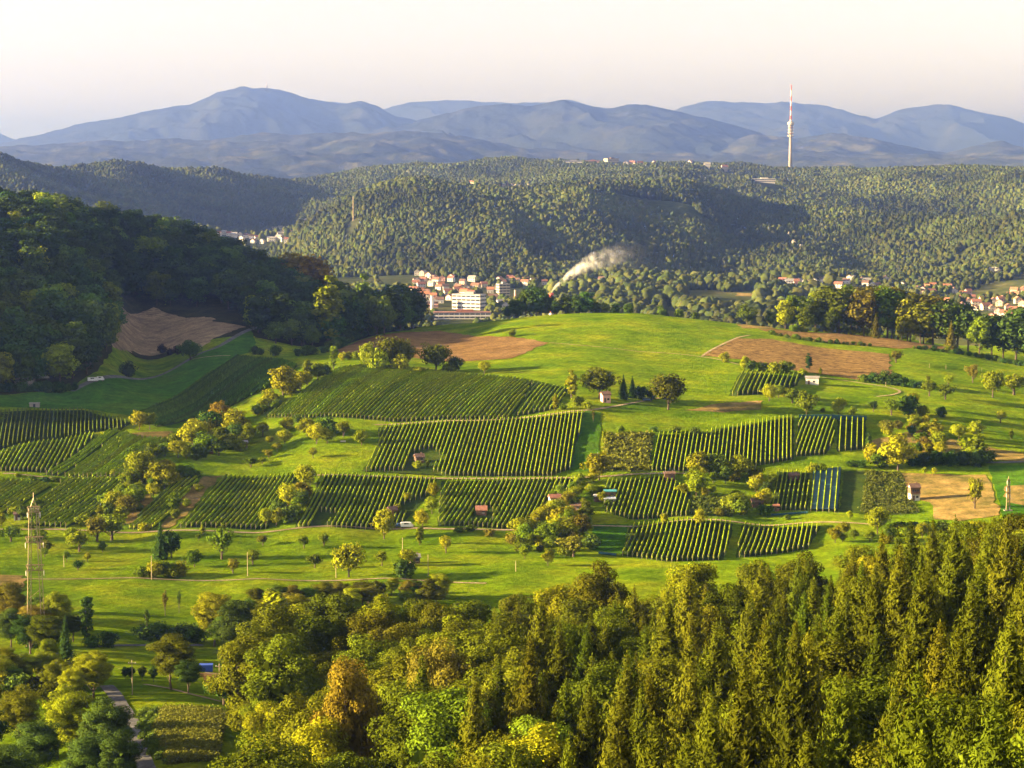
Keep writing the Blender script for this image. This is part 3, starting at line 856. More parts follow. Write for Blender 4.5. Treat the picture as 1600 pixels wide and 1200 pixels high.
POST = MB().box(-.07, .07, -.07, .07, -0.3, 2.15).me('post', M['post'])
def vine_row(a, b, rng, h=1.75, w=0.34, gap=0.03, step=1.0):
    a, b = np.array(a), np.array(b)
    L = np.linalg.norm(b-a)
    n = max(3, int(L/step))
    t = np.linspace(0, 1, n+1)
    d = (b-a)/L; nv = np.array([-d[1], d[0]])
    pos = a+(b-a)*t[:, None]
    zz = zat(pos[:, 0], pos[:, 1])
    prof = np.array([(-.5, .30), (-1.0, .55), (-.85, .86), (0, 1.0), (.85, .86), (1.0, .55), (.5, .30)])
    m = len(prof)
    sc = rng.uniform(.75, 1.25, n+1); hs = rng.uniform(.92, 1.07, n+1)
    lo = rng.random(n+1) < gap
    hs[lo] *= 0.55; sc[lo] *= 0.5
    off = prof[None, :, 0]*w*sc[:, None]*rng.uniform(.8, 1.22, (n+1, m))
    V = np.zeros((n+1, m, 3))
    V[..., :2] = pos[:, None]+nv*off[..., None]+d*(rng.uniform(-.3, .3, (n+1, m))*step)[..., None]
    V[..., 2] = zz[:, None]+prof[None, :, 1]*h*hs[:, None]*rng.uniform(.93, 1.08, (n+1, m))
    idx = np.arange((n+1)*m).reshape(n+1, m)
    F = np.stack([idx[:-1, :-1], idx[1:, :-1], idx[1:, 1:], idx[:-1, 1:]], -1).reshape(-1, 4)
    ends = [idx[0].tolist(), idx[-1][::-1].tolist()]
    return V.reshape(-1, 3), F.tolist()+ends, np.repeat(rng.uniform(.15, .85, n+1), m)

NROWS = 0
def vineyard(label, pts, d0, d1, spacing=1.75, hue=(0.21, 0.27, 0.012), h=1.6, w=0.25, gap=0.04, floor=True, posts=True, holes=()):
    global NROWS
    P = PP(pts)
    a, b = PP([d0, d1])
    d = np.array([b[0]-a[0], b[1]-a[1]]); d /= np.linalg.norm(d)
    nv = np.array([-d[1], d[0]])
    cx, cyy = sum(p[0] for p in P)/len(P), sum(p[1] for p in P)/len(P)
    root = empty('vineyard', (cx, cyy, z1(cx, cyy)))
    tag(root, label, 'vineyard', 'vine plots on the hillside')
    if floor:
        f = patch('plot_floor', pts, M['vine_floor'], 0.10)
        f.parent = root; f.matrix_parent_inverse = root.matrix_world.inverted()
        f.location = (-cx, -cyy, -z1(cx, cyy)); f.matrix_parent_inverse.identity()
        if 'kind' in f: del f['kind']
    proj = [p[0]*nv[0]+p[1]*nv[1] for p in P]
    s = min(proj)+spacing*0.6
    rng = np.random.default_rng(int(cx*7+cyy*13) % 100000)
    base = np.array([cx, cyy, z1(cx, cyy)])
    H = [PP(q) for q in holes]
    while s < max(proj)-0.2:
        o = nv*s
        segs = clip_line(P, o, d)
        for q in H:
            for h0, h1 in clip_line(q, o, d):
                ns = []
                for t0, t1 in segs:
                    if h1 <= t0 or h0 >= t1: ns.append((t0, t1)); continue
                    if h0-t0 > 4: ns.append((t0, h0))
                    if t1-h1 > 4: ns.append((h1, t1))
                segs = ns
        for t0, t1 in segs:
            if t1-t0 < 5: continue
            j = rng.uniform(-.5, .5, 2)
            A, B = o+d*(t0+.3+j[0]), o+d*(t1-.3+j[1])
            V, F, T = vine_row(A, B, rng, h, w, gap)
            r = obj('vine_row', mesh('vine_row', V-base, F, [M['vine']], tint=T), root)
            k = rng.uniform(.85, 1.15); r.color = (hue[0]*k, hue[1]*k, hue[2]*k, 1)
            NROWS += 1
            if posts:
                e = A if A[1] < B[1] else B
                q = e-d*0.5*(1 if A[1] < B[1] else -1)
                p = obj('end_post', POST, r); p.location = (q[0]-base[0], q[1]-base[1], z1(q[0], q[1])-base[2])
        s += spacing*rng.uniform(.96, 1.04)
    return root

vineyard('shaded vine plot with upright rows at the left edge below the dark woods', [(-60,650),(0,645),(50,641),(130,641),(206,661),(190,672),(150,675),(60,689),(0,704),(-60,715)], (100,688), (103,641), hue=(0.08,0.11,0.014), posts=False)  # darker hue: hill shade put into the vine leaf colour
vineyard('leaning vine rows below the shaded plot at the left edge', [(-60,716),(0,708),(60,692),(146,677),(148,684),(78,739),(0,737),(-60,736)], (22,735), (42,700))
vineyard('narrow strip of four long slanting vine rows', [(68,742),(150,688),(170,675),(181,672),(186,677),(96,744)], (80,742), (176,675), 2.3)
vineyard('dense bright vine plot below the dry bank', [(98,745),(190,677),(215,685),(268,688),(250,705),(205,746)], (120,740), (205,682), 2.0)
vineyard('fanned vine rows behind the near power pylon', [(-60,752),(0,752),(60,755),(82,761),(20,800),(-60,815)], (0,802), (72,757), 2.0)
vineyard('patchy vine plot right of the near power pylon', [(58,786),(104,748),(196,748),(172,785),(150,802),(104,825),(45,822)], (62,815), (120,775), 2.0, gap=0.1)
vineyard('small slanting vine strip beside the straw coloured lane', [(200,827),(232,788),(282,746),(316,743),(300,765),(255,815),(235,828)], (212,824), (300,746), 1.8, hue=(0.22,0.28,0.014))
vineyard('tidy slanting vine plot right of the straw coloured lane', [(274,826),(349,745),(466,741),(450,775),(430,800),(420,826)], (280,824), (351,745))
vineyard('lower middle vine plot left of the parked trailer', [(460,826),(490,770),(502,743),(600,746),(682,750),(682,758),(655,790),(625,822),(560,827)], (463,824), (505,745), holes=[[(500,827),(530,803),(500,800),(480,827)],[(628,790),(665,775),(680,776),(655,800),(625,803)]])
vineyard('lower vine plot around the little tiled hut', [(684,822),(690,752),(905,748),(893,768),(862,776),(846,800),(832,818),(790,827)], (800,820), (833,750), holes=[[(735,815),(742,793),(770,793),(770,815)],[(688,765),(705,750),(690,750)]])
vineyard('largest vine plot below the curved track with a brown hut inside', [(566,737),(592,697),(592,667),(690,660),(860,650),(914,645),(892,733),(862,744),(692,744),(686,737),(640,736)], (700,742), (728,657), holes=[[(636,732),(645,708),(675,700),(690,715),(672,735)]])
vineyard('wide upper vine plot under the round trees', [(412,653),(462,622),(530,577),(582,571),(690,582),(800,592),(832,598),(815,630),(798,653),(790,656),(620,660),(480,654)], (630,656), (722,583), 1.9)
vineyard('sparse young vines beside the wide upper plot', [(834,598),(888,608),(872,638),(802,652),(818,630)], (808,648), (846,600), 2.1, h=1.3, w=0.22, gap=0.2)
vineyard('broad dark vineyard lying in the hill shadow', [(210,651),(250,631),(370,557),(440,563),(466,572),(430,602),(330,648),(300,656),(246,668)], (262,655), (400,568), 1.8, hue=(0.08,0.14,0.012), posts=False)  # row colour darkened to carry the hill shadow
vineyard('upright vine rows beside the bushy bean plot', [(1016,736),(1030,679),(1110,676),(1116,671),(1180,661),(1240,651),(1240,718),(1150,732),(1100,738)], (1060,735), (1070,680))
vineyard('slanting vine rows under the blue net edge', [(1242,714),(1250,652),(1304,653),(1304,690),(1290,710)], (1250,712), (1272,652))
vineyard('short upright vine rows at the right end of the blue net edge', [(1308,706),(1308,653),(1354,655),(1352,702)], (1328,705), (1330,654), 2.4)
vineyard('small dark vine plot left of the pale square hut', [(1138,619),(1156,583),(1252,589),(1246,602),(1216,616)], (1150,616), (1166,584), 2.2, h=2.2)
vineyard('vine plot below the brown shed, above the lowest track', [(945,800),(946,755),(1040,744),(1078,770),(1076,806),(985,812)], (1000,808), (1018,748))
vineyard('lowest vine plot bordering the foreground forest', [(970,868),(986,821),(1146,819),(1130,875),(1040,878)], (1010,866), (1025,821))
vineyard('last short vine rows right of the lowest plot', [(1150,872),(1160,819),(1282,822),(1262,858)], (1190,860), (1202,820))
vineyard('vine rows left of the blue netted plot', [(1203,796),(1214,737),(1265,740),(1262,798)], (1230,796), (1240,738))
vnet = vineyard('vine plot covered with dark blue nets', [(1266,799),(1271,737),(1315,732),(1309,801)], (1288,799), (1294,736), 2.2)
def inside(P, x, y):
    c = False
    n = len(P)
    for i in range(n):
        (x0, y0), (x1, y1) = P[i], P[i-1]
        if (y0 > y) != (y1 > y) and x < (x1-x0)*(y-y0)/(y1-y0)+x0: c = not c
    return c

# ------------------------------------------------------------------ single trees, bushes and hedges of the hillside
zone('beside the shaded lane', [(297,563,30,'b','d',1.1),(201,589,22,'s','d',.8),(254,553,14,'s','p',.7),(266,555,11,'s','p',.8),(278,554,13,'s','p',.7)])
zone('at the edge of the shaded vineyard', [(218,672,30,'b','y',.8),(234,671,28,'b','y',.9)])
zone('in the thicket left of the shed', [(344,660,32,'b','o',1.0),(365,686,46,'b','y',1.0),(330,682,42,'b','d',1.1),(386,692,30,'b','y',.9),(302,702,46,'b','y',1.1),(320,708,34,'b','g',1.2),(342,712,26,'b','k',1.2),(278,716,30,'b','y',1.0),(258,712,22,'b','g',1.2),(240,714,22,'s','g',1.0),(356,700,24,'s','g',1),(312,690,30,'b','g',1),(375,705,18,'s','y',1)])
zone('in the hedge dropping between vine plots', [(222,752,46,'b','y',1.0),(212,722,22,'s','g',1.0),(248,764,42,'b','y',1.1),(264,764,36,'b','y',1.1),(282,747,18,'s','k',1.2),(298,747,18,'s','k',1.2),(205,764,30,'b','g',1.0),(240,778,24,'b','y',1.0),(192,788,26,'b','g',1.1),(212,792,34,'b','g',1.1),(180,800,32,'b','y',1.0),(200,806,32,'b','a',1.1),(156,815,28,'p','y',1.6),(128,820,16,'s','g',1.0),(170,790,22,'s','g',1),(232,758,24,'s','g',1),(188,812,20,'s','y',1)])
zone('in the straw coloured lane', [(311,768,13,'s','g',.8),(291,791,12,'s','g',.8),(272,798,26,'s','g',.7),(274,810,16,'s','g',.7),(226,830,14,'s','y',1)])
zone('along the track below the fanned vines', [(50,750,7,'s','g',1.5),(70,752,8,'s','k',1.5),(88,753,9,'s','g',1.3),(28,745,6,'s','y',1.4),(176,744,10,'s','y',.8)])
zone('beside the little white garden shed', [(36,812,24,'b','k',.9),(28,806,18,'s','g',1),(58,792,14,'s','g',1),(2,822,20,'b','y',.9),(46,826,10,'s','g',1.4)])
zone('in the hedge above the upper vine plot', [(442,622,48,'b','y',1.0),(470,607,28,'b','y',1.0),(481,601,40,'p','g',1.6),(496,596,28,'b','g',1.1),(506,592,24,'b','k',1.1),(521,577,38,'p','g',1.3),(535,563,14,'s','y',.6),(546,562,13,'s','a',.7),(557,562,12,'s','g',.8),(414,640,18,'s','y',1.0),(402,648,14,'s','y',1.2),(424,630,20,'s','y',1),(458,614,22,'s','y',1)])
zone('clustered on the edge of the tilled field', [(577,577,40,'b','y',.8),(590,579,30,'s','y',.7),(610,577,50,'b','f',.9),(632,577,44,'b','f',.9),(626,580,26,'s','y',.8),(681,580,42,'b','f',1.15),(711,579,22,'s','k',.8),(700,582,14,'s','g',1.1),(655,583,10,'s','y',1.4),(757,584,21,'b','y',.9),(800,526,11,'s','g',.8)])
zone('in the orchard left of the largest vine plot', [(448,674,22,'b','y',1.1),(480,682,28,'b','y',1.1),(513,680,26,'s','d',.9),(495,694,32,'b','y',.9),(511,693,22,'b','g',1.1),(445,693,22,'b','y',1.0),(422,694,14,'b','y',1.1),(411,682,18,'o','y',1.0),(537,682,20,'o','y',.9),(565,696,24,'b','y',1.0),(433,705,14,'b','y',1.1),(392,730,14,'o','g',1.1),(410,725,10,'o','y',1),(489,716,14,'o','y',.8),(420,716,12,'o','y',1),(465,660,12,'s','k',1)])
zone('around the slender tree hut on the hill', [(893,622,44,'p','y',1.7),(868,641,26,'p','y',1.5),(936,622,46,'b','f',1.1),(902,634,16,'s','g',.9),(918,640,12,'s','y',1.0),(974,624,38,'c','d',1.0),(988,622,34,'c','d',1.0),(1002,624,22,'s','d',.7),(1018,624,17,'s','d',.8),(1044,640,54,'b','f',1.0),(880,640,10,'s','g',1)])
zone('on the bank above the bean plot', [(970,676,12,'s','g',.8),(1022,674,8,'s','k',1.2),(1057,675,10,'s','g',1.2),(1086,681,14,'s','k',1.0),(927,660,22,'n','a',1.0),(944,690,18,'p','y',1.4)])
zone('above the small dark vine plot', [(1163,579,22,'b','y',.8),(1173,580,18,'s','k',.7),(1192,580,15,'s','g',1.0),(1211,583,18,'s','y',.8),(1230,583,20,'s','g',.8),(1133,566,16,'s','y',.7)])
zone('around the pale square hut', [(1264,578,26,'p','d',1.8),(1254,590,14,'s','y',.8),(1282,588,14,'p','y',1.6)])
zone('in the dark hedge right of the pale square hut', [(1350,597,13,'s','g',1.0),(1364,598,16,'s','d',1.0),(1380,600,19,'s','d',1.0),(1396,602,17,'s','d',1.0),(1411,604,16,'s','d',1.0),(1426,606,13,'s','d',1.0),(1440,607,13,'s','d',1.0)])
zone('below the small dark vine plot', [(1202,627,26,'b','y',1.0),(1216,622,22,'b','g',1.0),(1238,630,20,'o','g',1.0),(1260,650,38,'b','f',1.0),(1310,650,28,'b','y',1.0),(1331,648,12,'s','g',.8),(1285,644,7,'s','k',.8),(1226,620,14,'s','y',1)])
zone('on the right hand meadow', [(1365,643,14,'o','d',.8),(1393,649,22,'o','g',.9),(1452,619,20,'o','g',1.0),(1477,624,20,'o','g',1.0),(1551,621,44,'b','y',.9),(1584,617,28,'o','y',1.1),(1520,598,24,'o','a',.6),(1400,567,16,'o','a',1.0),(1482,602,14,'o','y',.8),(1563,661,17,'o','y',.8),(1580,687,17,'p','y',1.6),(1387,679,20,'o','a',1.0),(1471,652,18,'s','k',.7),(1450,598,10,'o','g',.6),(1586,595,10,'o','y',.5)])
zone('in the shrubby strip across the right hand meadow', [(1418,648,32,'s','k',.8),(1426,638,26,'b','y',.9),(1441,650,18,'s','y',.8),(1460,692,38,'p','y',1.9),(1468,704,30,'b','y',.9),(1498,687,24,'b','y',1.0),(1526,684,26,'b','y',1.0),(1522,722,42,'b','y',1.2),(1432,664,14,'s','g',1),(1447,676,14,'s','y',1),(1440,692,18,'s','g',1),(1452,706,16,'s','y',1.1)])
zone('in the dark thicket below the shrubby strip', [(1403,735,54,'b','y',1.1),(1376,730,26,'s','g',.9),(1361,722,28,'s','y',.7),(1357,706,30,'p','k',1.2),(1428,728,20,'s','d',1.0),(1446,728,22,'s','d',1.0),(1464,727,22,'s','d',1.0),(1484,727,22,'s','d',1.0),(1504,727,24,'s','d',1.0),(1530,728,26,'s','d',1.0),(1545,722,18,'s','k',1),(1330,729,10,'s','k',1.4),(1345,730,12,'s','k',1.2),(1470,712,22,'b','y',1.0)])
zone('around the netted vines', [(1328,811,13,'b','y',.9),(1371,834,42,'b','y',.8),(1388,848,28,'b','g',.9),(1305,848,26,'b','y',.9),(1318,838,24,'b','y',.9),(1405,832,18,'s','k',1.2),(1425,832,18,'s','k',1.2),(1450,832,18,'s','k',1.2),(1474,830,16,'s','k',1.2),(1523,795,40,'o','y',.5),(1268,738,14,'s','y',.9),(1281,738,14,'s','g',.9),(1445,742,10,'o','y',.8),(1459,744,12,'o','y',.7),(1230,812,8,'s','g',1)])
zone('at the end of the middle track', [(936,750,42,'b','y',1.1),(906,757,18,'s','y',.9),(896,782,22,'b','y',1.0),(1090,744,38,'b','y',1.1),(1114,744,36,'b','k',1.2),(1088,778,42,'b','y',.75),(1128,746,28,'s','g',.9),(1155,750,38,'b','y',1.0),(1178,747,22,'s','g',.9),(1180,768,22,'b','y',1.0),(1150,778,14,'s','g',1),(1068,772,17,'s','y',.9),(941,787,20,'b','y',.8),(1038,820,18,'b','y',.8),(1094,822,27,'b','y',.7),(1190,792,24,'b','y',.9),(1142,796,20,'s','g',1.0),(1158,802,24,'s','g',1.0),(1196,806,18,'s','d',1.0),(1126,806,12,'s','a',1),(1205,760,20,'b','g',1),(925,775,18,'b','y',1)])
zone('in the bushy slope below the white hut', [(815,842,36,'b','y',1.1),(850,818,26,'b','y',1.0),(834,838,26,'s','g',1.0),(870,842,32,'b','y',1.0),(890,848,36,'b','g',1.1),(906,842,38,'b','a',1.1),(862,862,26,'b','g',1.0),(896,870,28,'o','a',1.0),(856,884,26,'b','y',.8),(820,872,15,'o','y',.9),(838,820,22,'b','y',1),(880,822,26,'s','y',1),(855,840,22,'s','k',1),(895,825,24,'b','y',1),(912,822,20,'s','k',1),(800,850,18,'s','a',1),(925,858,24,'s','k',1),(846,852,20,'s','y',1)])
zone('in the valley orchard left of the tall conifer', [(17,846,21,'o','g',1.2),(62,858,28,'o','g',.9),(73,866,18,'o','a',.8),(113,846,19,'o','y',1.0),(124,862,28,'o','y',.9),(152,846,32,'o','a',1.0),(175,844,34,'o','g',1.0),(160,863,18,'b','d',.8),(122,891,14,'o','d',1.0),(137,878,12,'o','y',.7),(104,878,14,'o','g',.7),(5,838,12,'s','k',1),(70,870,12,'o','g',1)])
zone('around the tall dark conifer', [(251,874,58,'c','d',1.0),(268,872,42,'b','d',.9),(222,902,18,'s','g',1.0),(240,902,26,'s','y',.8),(257,900,26,'s','g',.9),(282,901,22,'s','y',.9),(304,886,27,'b','g',1.1),(272,903,16,'s','f',1.2)])
zone('in the valley orchard right of the tall conifer', [(347,874,42,'o','g',.6),(364,896,20,'o','a',.8),(395,882,20,'o','g',.9),(317,836,16,'p','y',2.2),(349,836,18,'p','y',2.2),(411,852,14,'o','a',1.0),(475,857,16,'o','g',.9),(506,853,18,'o','g',.8),(492,888,20,'o','g',.8),(545,902,54,'b','y',.95),(597,884,19,'o','y',.8),(637,884,28,'b','y',1.0),(631,904,32,'s','d',.8),(697,864,24,'o','y',.7),(310,845,10,'o','g',.6),(523,888,10,'o','k',.7)])
zone('beside the lower vine plot and parked trailer', [(600,842,46,'b','y',.8),(678,778,24,'b','y',.8),(675,803,27,'b','y',.9),(660,824,28,'b','y',.9),(656,852,30,'p','y',1.7),(621,802,15,'b','y',.8),(637,784,16,'b','y',.9),(668,730,12,'p','y',1.8),(652,732,11,'s','y',1.0),(588,826,14,'s','y',1),(718,832,10,'s','k',1.4),(735,830,10,'s','k',1.4),(765,838,12,'s','a',1)])
zone('in the clump between the two lower vine plots', [(478,764,38,'b','y',.9),(470,784,32,'s','a',.8),(450,794,38,'b','y',.9),(415,822,28,'b','y',.8),(432,822,28,'b','y',.9),(455,815,26,'s','k',.9),(462,790,24,'b','g',1),(440,806,24,'b','f',1)])

# hedge lines of many small bushes along field edges
def hedge(where, pts, n, h, hues, ymin=640):
    L = smooth_line(PP(pts, ymin), 2.0)
    for k in range(n):
        p = L[int((k+random.uniform(.1, .9))/n*(len(L)-1))]
        tree('bush', p.x+random.uniform(-1, 1), p.y+random.uniform(-1, 1), h*random.uniform(.6, 1.35), random.choice(hues), random.uniform(.8, 1.2),
             'low green bush in the hedge '+where, 'hedge bushes '+where)
hedge('between the two ploughed fields', [(1205,523),(1250,531),(1300,537),(1360,541)], 26, 2.6, 'ggdk')
hedge('curving along the right hand slope', [(1430,545),(1480,551),(1540,561),(1610,574)], 28, 3.2, 'dkgd')
hedge('at the foot of the tall grove', [(1235,518),(1330,521),(1420,528),(1500,540)], 34, 4.5, 'gfkg')
hedge('at the foot of the dark woods', [(395,553),(430,556),(470,556),(520,548),(560,530),(640,515)], 30, 5.0, 'dkdd')
hedge('below the wooded quarry', [(0,612),(40,612),(90,614),(118,609)], 16, 5.0, 'dkdd')

def thicket(where, pts, n, h0, h1, kinds, hues, ymin=640):
    P = PP(pts, ymin)
    xs = [p[0] for p in P]; ys = [p[1] for p in P]
    k = 0; tries = 0
    while k < n and tries < 4000:
        tries += 1
        x, y = random.uniform(min(xs), max(xs)), random.uniform(min(ys), max(ys))
        if not inside(P, x, y): continue
        kd = KIND[random.choice(kinds)]; hu = random.choice(hues); ww = random.uniform(.85, 1.2)
        if ymin < 640 and kd == 'broad': kd = 'beech'; ww *= 1.75
        tree(kd, x, y, random.uniform(h0, h1)*(0.7 if kd == 'bush' else 1), hu, ww, '%s %s in the thicket %s' % (HWORD[hu], PHRASE[kd], where), 'thicket '+where, name=None if kd == 'bush' else 'scrub_tree')
        k += 1
thicket('left of the red shed', [(240,715),(290,690),(320,655),(380,650),(395,690),(360,715),(300,720)], 26, 4, 9, 'bbs', 'ygkyyg')
thicket('between the left vine plots', [(185,760),(215,735),(240,735),(290,745),(270,765),(230,800),(180,825),(150,820)], 28, 3.5, 8, 'bbs', 'yygkgf')
thicket('beside the shaded vineyard', [(400,652),(430,625),(470,600),(500,585),(520,585),(470,618),(420,655)], 16, 3, 7, 'bss', 'ygyk')
thicket('between the lower vine plots', [(430,822),(450,770),(480,752),(495,760),(470,800),(440,826)], 14, 4, 8, 'bs', 'ygfk')
thicket('below the white hut', [(800,845),(830,810),(870,795),(920,800),(925,850),(880,870),(820,880)], 30, 3, 8.5, 'bbs', 'yygkaf')
thicket('right of the brown shed', [(1060,745),(1200,735),(1205,800),(1150,805),(1140,775),(1085,775)], 28, 3, 8, 'bbs', 'ygkyf')
thicket('across the right hand meadow', [(1405,650),(1440,640),(1480,700),(1500,725),(1440,722),(1350,725)], 22, 3, 7.5, 'bss', 'ygkya')
thicket('around the turquoise shed', [(850,772),(930,752),(960,790),(900,802)], 12, 2.5, 6, 'bs', 'ygy')
thicket('of the valley belt', [(325,1005),(380,955),(480,940),(700,928),(700,948),(520,962),(440,1000),(400,1040)], 40, 5, 9.5, 'bbb', 'ygfkaf', 520)
thicket('by the near pylon', [(-30,1000),(0,955),(60,952),(110,985),(130,1020),(60,1030)], 16, 7, 13, 'bbs', 'kgdfa', 560)
thicket('along the lane at lower left', [(-30,1085),(60,1052),(165,1075),(150,1105),(0,1110)], 14, 6, 11, 'bbs', 'yyfg', 430)
thicket('beside the dry meadow', [(1300,852),(1360,832),(1490,828),(1510,850)], 16, 3, 7, 'sb', 'kgy')

# trees behind the crest: px, row of the top, distance
zone('behind the grassy hilltop', [(793,478,0,'w','d',1.3,1420),(806,466,0,'w','d',1.2,1430),(822,452,0,'w','d',1.1,1440),(838,446,0,'w','d',1.2,1440),(853,456,0,'w','d',1.1,1440),(868,470,0,'w','d',1.1,1430),(886,460,0,'w','d',1.2,1440),(902,462,0,'w','d',1.1,1430),(915,456,0,'w','d',1.3,1430),(932,470,0,'w','d',1.2,1430),(945,473,0,'w','k',1.2,1430),(962,474,0,'w','k',1.3,1430),(982,474,0,'b','k',.9,1425),(1034,478,0,'b','k',.9,1425),(1062,482,0,'s','k',.6,1425),(1087,486,0,'s','k',.7,1420),(1168,476,0,'b','k',1.1,1400),(1205,484,0,'b','k',.7,1400)])
zone('rising from the dark woods', [(512,432,0,'p','y',1.5,1262),(566,429,0,'p','k',1.2,1330),(600,470,0,'b','k',.8,1300),(625,470,0,'b','k',.9,1340),(482,396,0,'w','o',1.2,1500),(455,398,0,'w','o',1.1,1500),(430,503,0,'b','k',1.0,1250),(455,500,0,'b','k',1.0,1255),(487,508,0,'b','g',.9,1255),(540,510,0,'b','k',.9,1280),(645,478,0,'b','k',.8,1360)])
zone('of the grove on the skyline', [(1240,462,0,'w','g',1.25,1350),(1228,470,0,'w','y',1.1,1345),(1290,448,0,'w','f',1.2,1355),(1275,460,0,'w','k',1.2,1370),(1312,452,0,'w','f',1.2,1350),(1330,446,0,'w','g',1.3,1360),(1352,452,0,'w','a',1.1,1345),(1368,448,0,'w','f',1.2,1360),(1388,446,0,'w','g',1.2,1350),(1405,448,0,'w','a',1.2,1355),(1424,460,0,'w','y',1.2,1345),(1440,470,0,'w','f',1.1,1340),(1460,458,0,'w','a',1.3,1345),(1480,468,0,'w','k',1.2,1340),(1498,470,0,'w','d',1.3,1345),(1515,480,0,'w','d',1.2,1335),(1533,495,0,'w','g',1.1,1320),(1552,490,0,'w','d',1.2,1325),(1570,488,0,'w','d',1.1,1325),(1590,484,0,'w','d',1.3,1320),(1610,482,0,'w','d',1.3,1320),(1370,490,0,'c','a',.8,1330),(1340,470,0,'w','d',1.1,1380),(1300,470,0,'w','d',1.1,1385),(1420,475,0,'w','d',1.1,1380),(1445,480,0,'w','d',1.1,1375),(1300,485,0,'b','f',.8,1340),(1258,480,0,'w','f',1.1,1340),(1488,503,0,'c','a',.9,1325),(1410,495,0,'w','f',.9,1335),(1395,462,0,'w','k',1,1370),(1630,480,0,'w','d',1.3,1320),(1660,480,0,'w','d',1.3,1310)])

# valley trees at the lower left
zone('in the valley thicket at the left edge', [(8,975,52,'b','k',1.0),(30,970,40,'b','a',1.0),(62,990,66,'b','k',.7),(88,1000,78,'b','g',.75),(70,1008,50,'b','f',.9),(103,1034,70,'c','d',.8),(136,1008,80,'p','k',1.0),(170,1012,28,'s','d',.7),(50,1012,40,'s','d',.8),(-20,990,60,'b','k',1),(145,1012,20,'s','k',1)], ymin=560)
zone('along the lane in the lower left corner', [(10,1078,70,'b','y',.9),(42,1072,52,'b','y',1.1),(76,1060,66,'b','y',.6),(96,1078,50,'b','y',1.1),(120,1082,48,'b','f',1.1),(146,1092,76,'b','y',1.0),(60,1085,36,'s','f',1.0),(24,1090,40,'s','k',.9),(-25,1080,60,'b','k',1)], ymin=430)
zone('standing in the lower meadow', [(268,1078,92,'b','f',.8),(294,1084,56,'b','d',.8),(350,1102,36,'o','d',1.0),(240,1066,26,'b','d',.7),(222,1063,24,'b','k',.7),(205,1062,22,'b','d',.7),(196,1062,22,'b','d',.7)], ymin=450)
zone('in the tree belt behind the big round tree', [(258,962,44,'n','a',.9),(230,992,46,'n','k',.9),(280,958,40,'n','k',.7),(228,1000,26,'s','k',1.0),(255,1000,26,'s','d',1.0),(285,1002,30,'s','d',1.0),(305,1004,26,'s','d',1),(335,1010,90,'b','y',.8),(372,1030,96,'b','d',.9),(352,1020,60,'b','k',1),(400,946,30,'b','f',1.0),(428,950,34,'b','y',1.0),(456,952,40,'b','a',1.0),(480,950,36,'b','k',1.1),(432,1012,92,'p','y',1.6),(412,1020,80,'b','f',.8),(505,945,38,'b','f',1.1),(530,945,38,'b','a',1.1),(388,985,50,'b','k',1),(560,938,30,'b','f',1),(590,930,24,'s','a',1),(615,925,24,'b','y',1),(650,935,30,'b','f',1),(680,935,28,'s','a',1)], ymin=520)
zone('in the lower left corner clump', [(30,1170,104,'b','f',.75),(112,1195,128,'b','y',.8),(170,1215,128,'b','d',.75),(60,1225,104,'b','d',.9),(140,1250,110,'b','d',.9),(10,1250,90,'b','d',1.0),(190,1250,110,'b','d',.7),(90,1185,80,'b','f',1),(-30,1200,100,'b','d',1),(100,1290,90,'b','k',1),(30,1300,90,'b','d',1),(160,1310,90,'b','f',1),(180,1180,70,'b','d',.8)], ymin=330)

# ------------------------------------------------------------------ woods
def poisson(P, dist, rng, n):
    xs = [p[0] for p in P]; ys = [p[1] for p in P]
    out, cell = [], {}
    for _ in range(n):
        x, y = rng.uniform(min(xs), max(xs)), rng.uniform(min(ys), max(ys))
        if not inside(P, x, y): continue
        k = (int(x//dist), int(y//dist))
        if any((x-a)**2+(y-b)**2 < dist*dist for i in (-1, 0, 1) for j in (-1, 0, 1) for a, b in cell.get((k[0]+i, k[1]+j), ())): continue
        cell.setdefault(k, []).append((x, y)); out.append((x, y))
    return out

# foreground forest
FG = [(at(p, Y), Y) for p, Y in ((385,400),(390,440),(405,480),(450,515),(530,535),(640,540),(800,538),(900,538),(1000,535),(1150,528),(1300,512),(1420,495),(1500,480),(1600,468),(1750,455),(2000,440),(2000,300),(2000,150),(390,150),(385,240),(385,330))]
patch_xy('forest_ground', FG, M['forest_floor'], 0.08, 'dark floor under the foreground forest')
EXTRA = []       # trees beyond the counted ones, drawn as one mass
fr = np.random.default_rng(21)
pts = poisson(FG, 7.3, fr, 18000)
sp, br = [], []
for x, y in pts:
    p = x/y*FPX+800
    edge = np.interp(p, [300, 520, 800, 1150, 1420, 1600, 2000], [440, 535, 538, 528, 495, 468, 440])
    con = 0.5*math.tanh((p-820)/160)+0.5
    if y > edge-45: con *= 0.25
    con *= 0.94
    if fbm(np.array([x/45]), np.array([y/45]), 2)[0] > 0.34: con *= 0.35
    (sp if fr.random() < con else br).append((x, y, p))
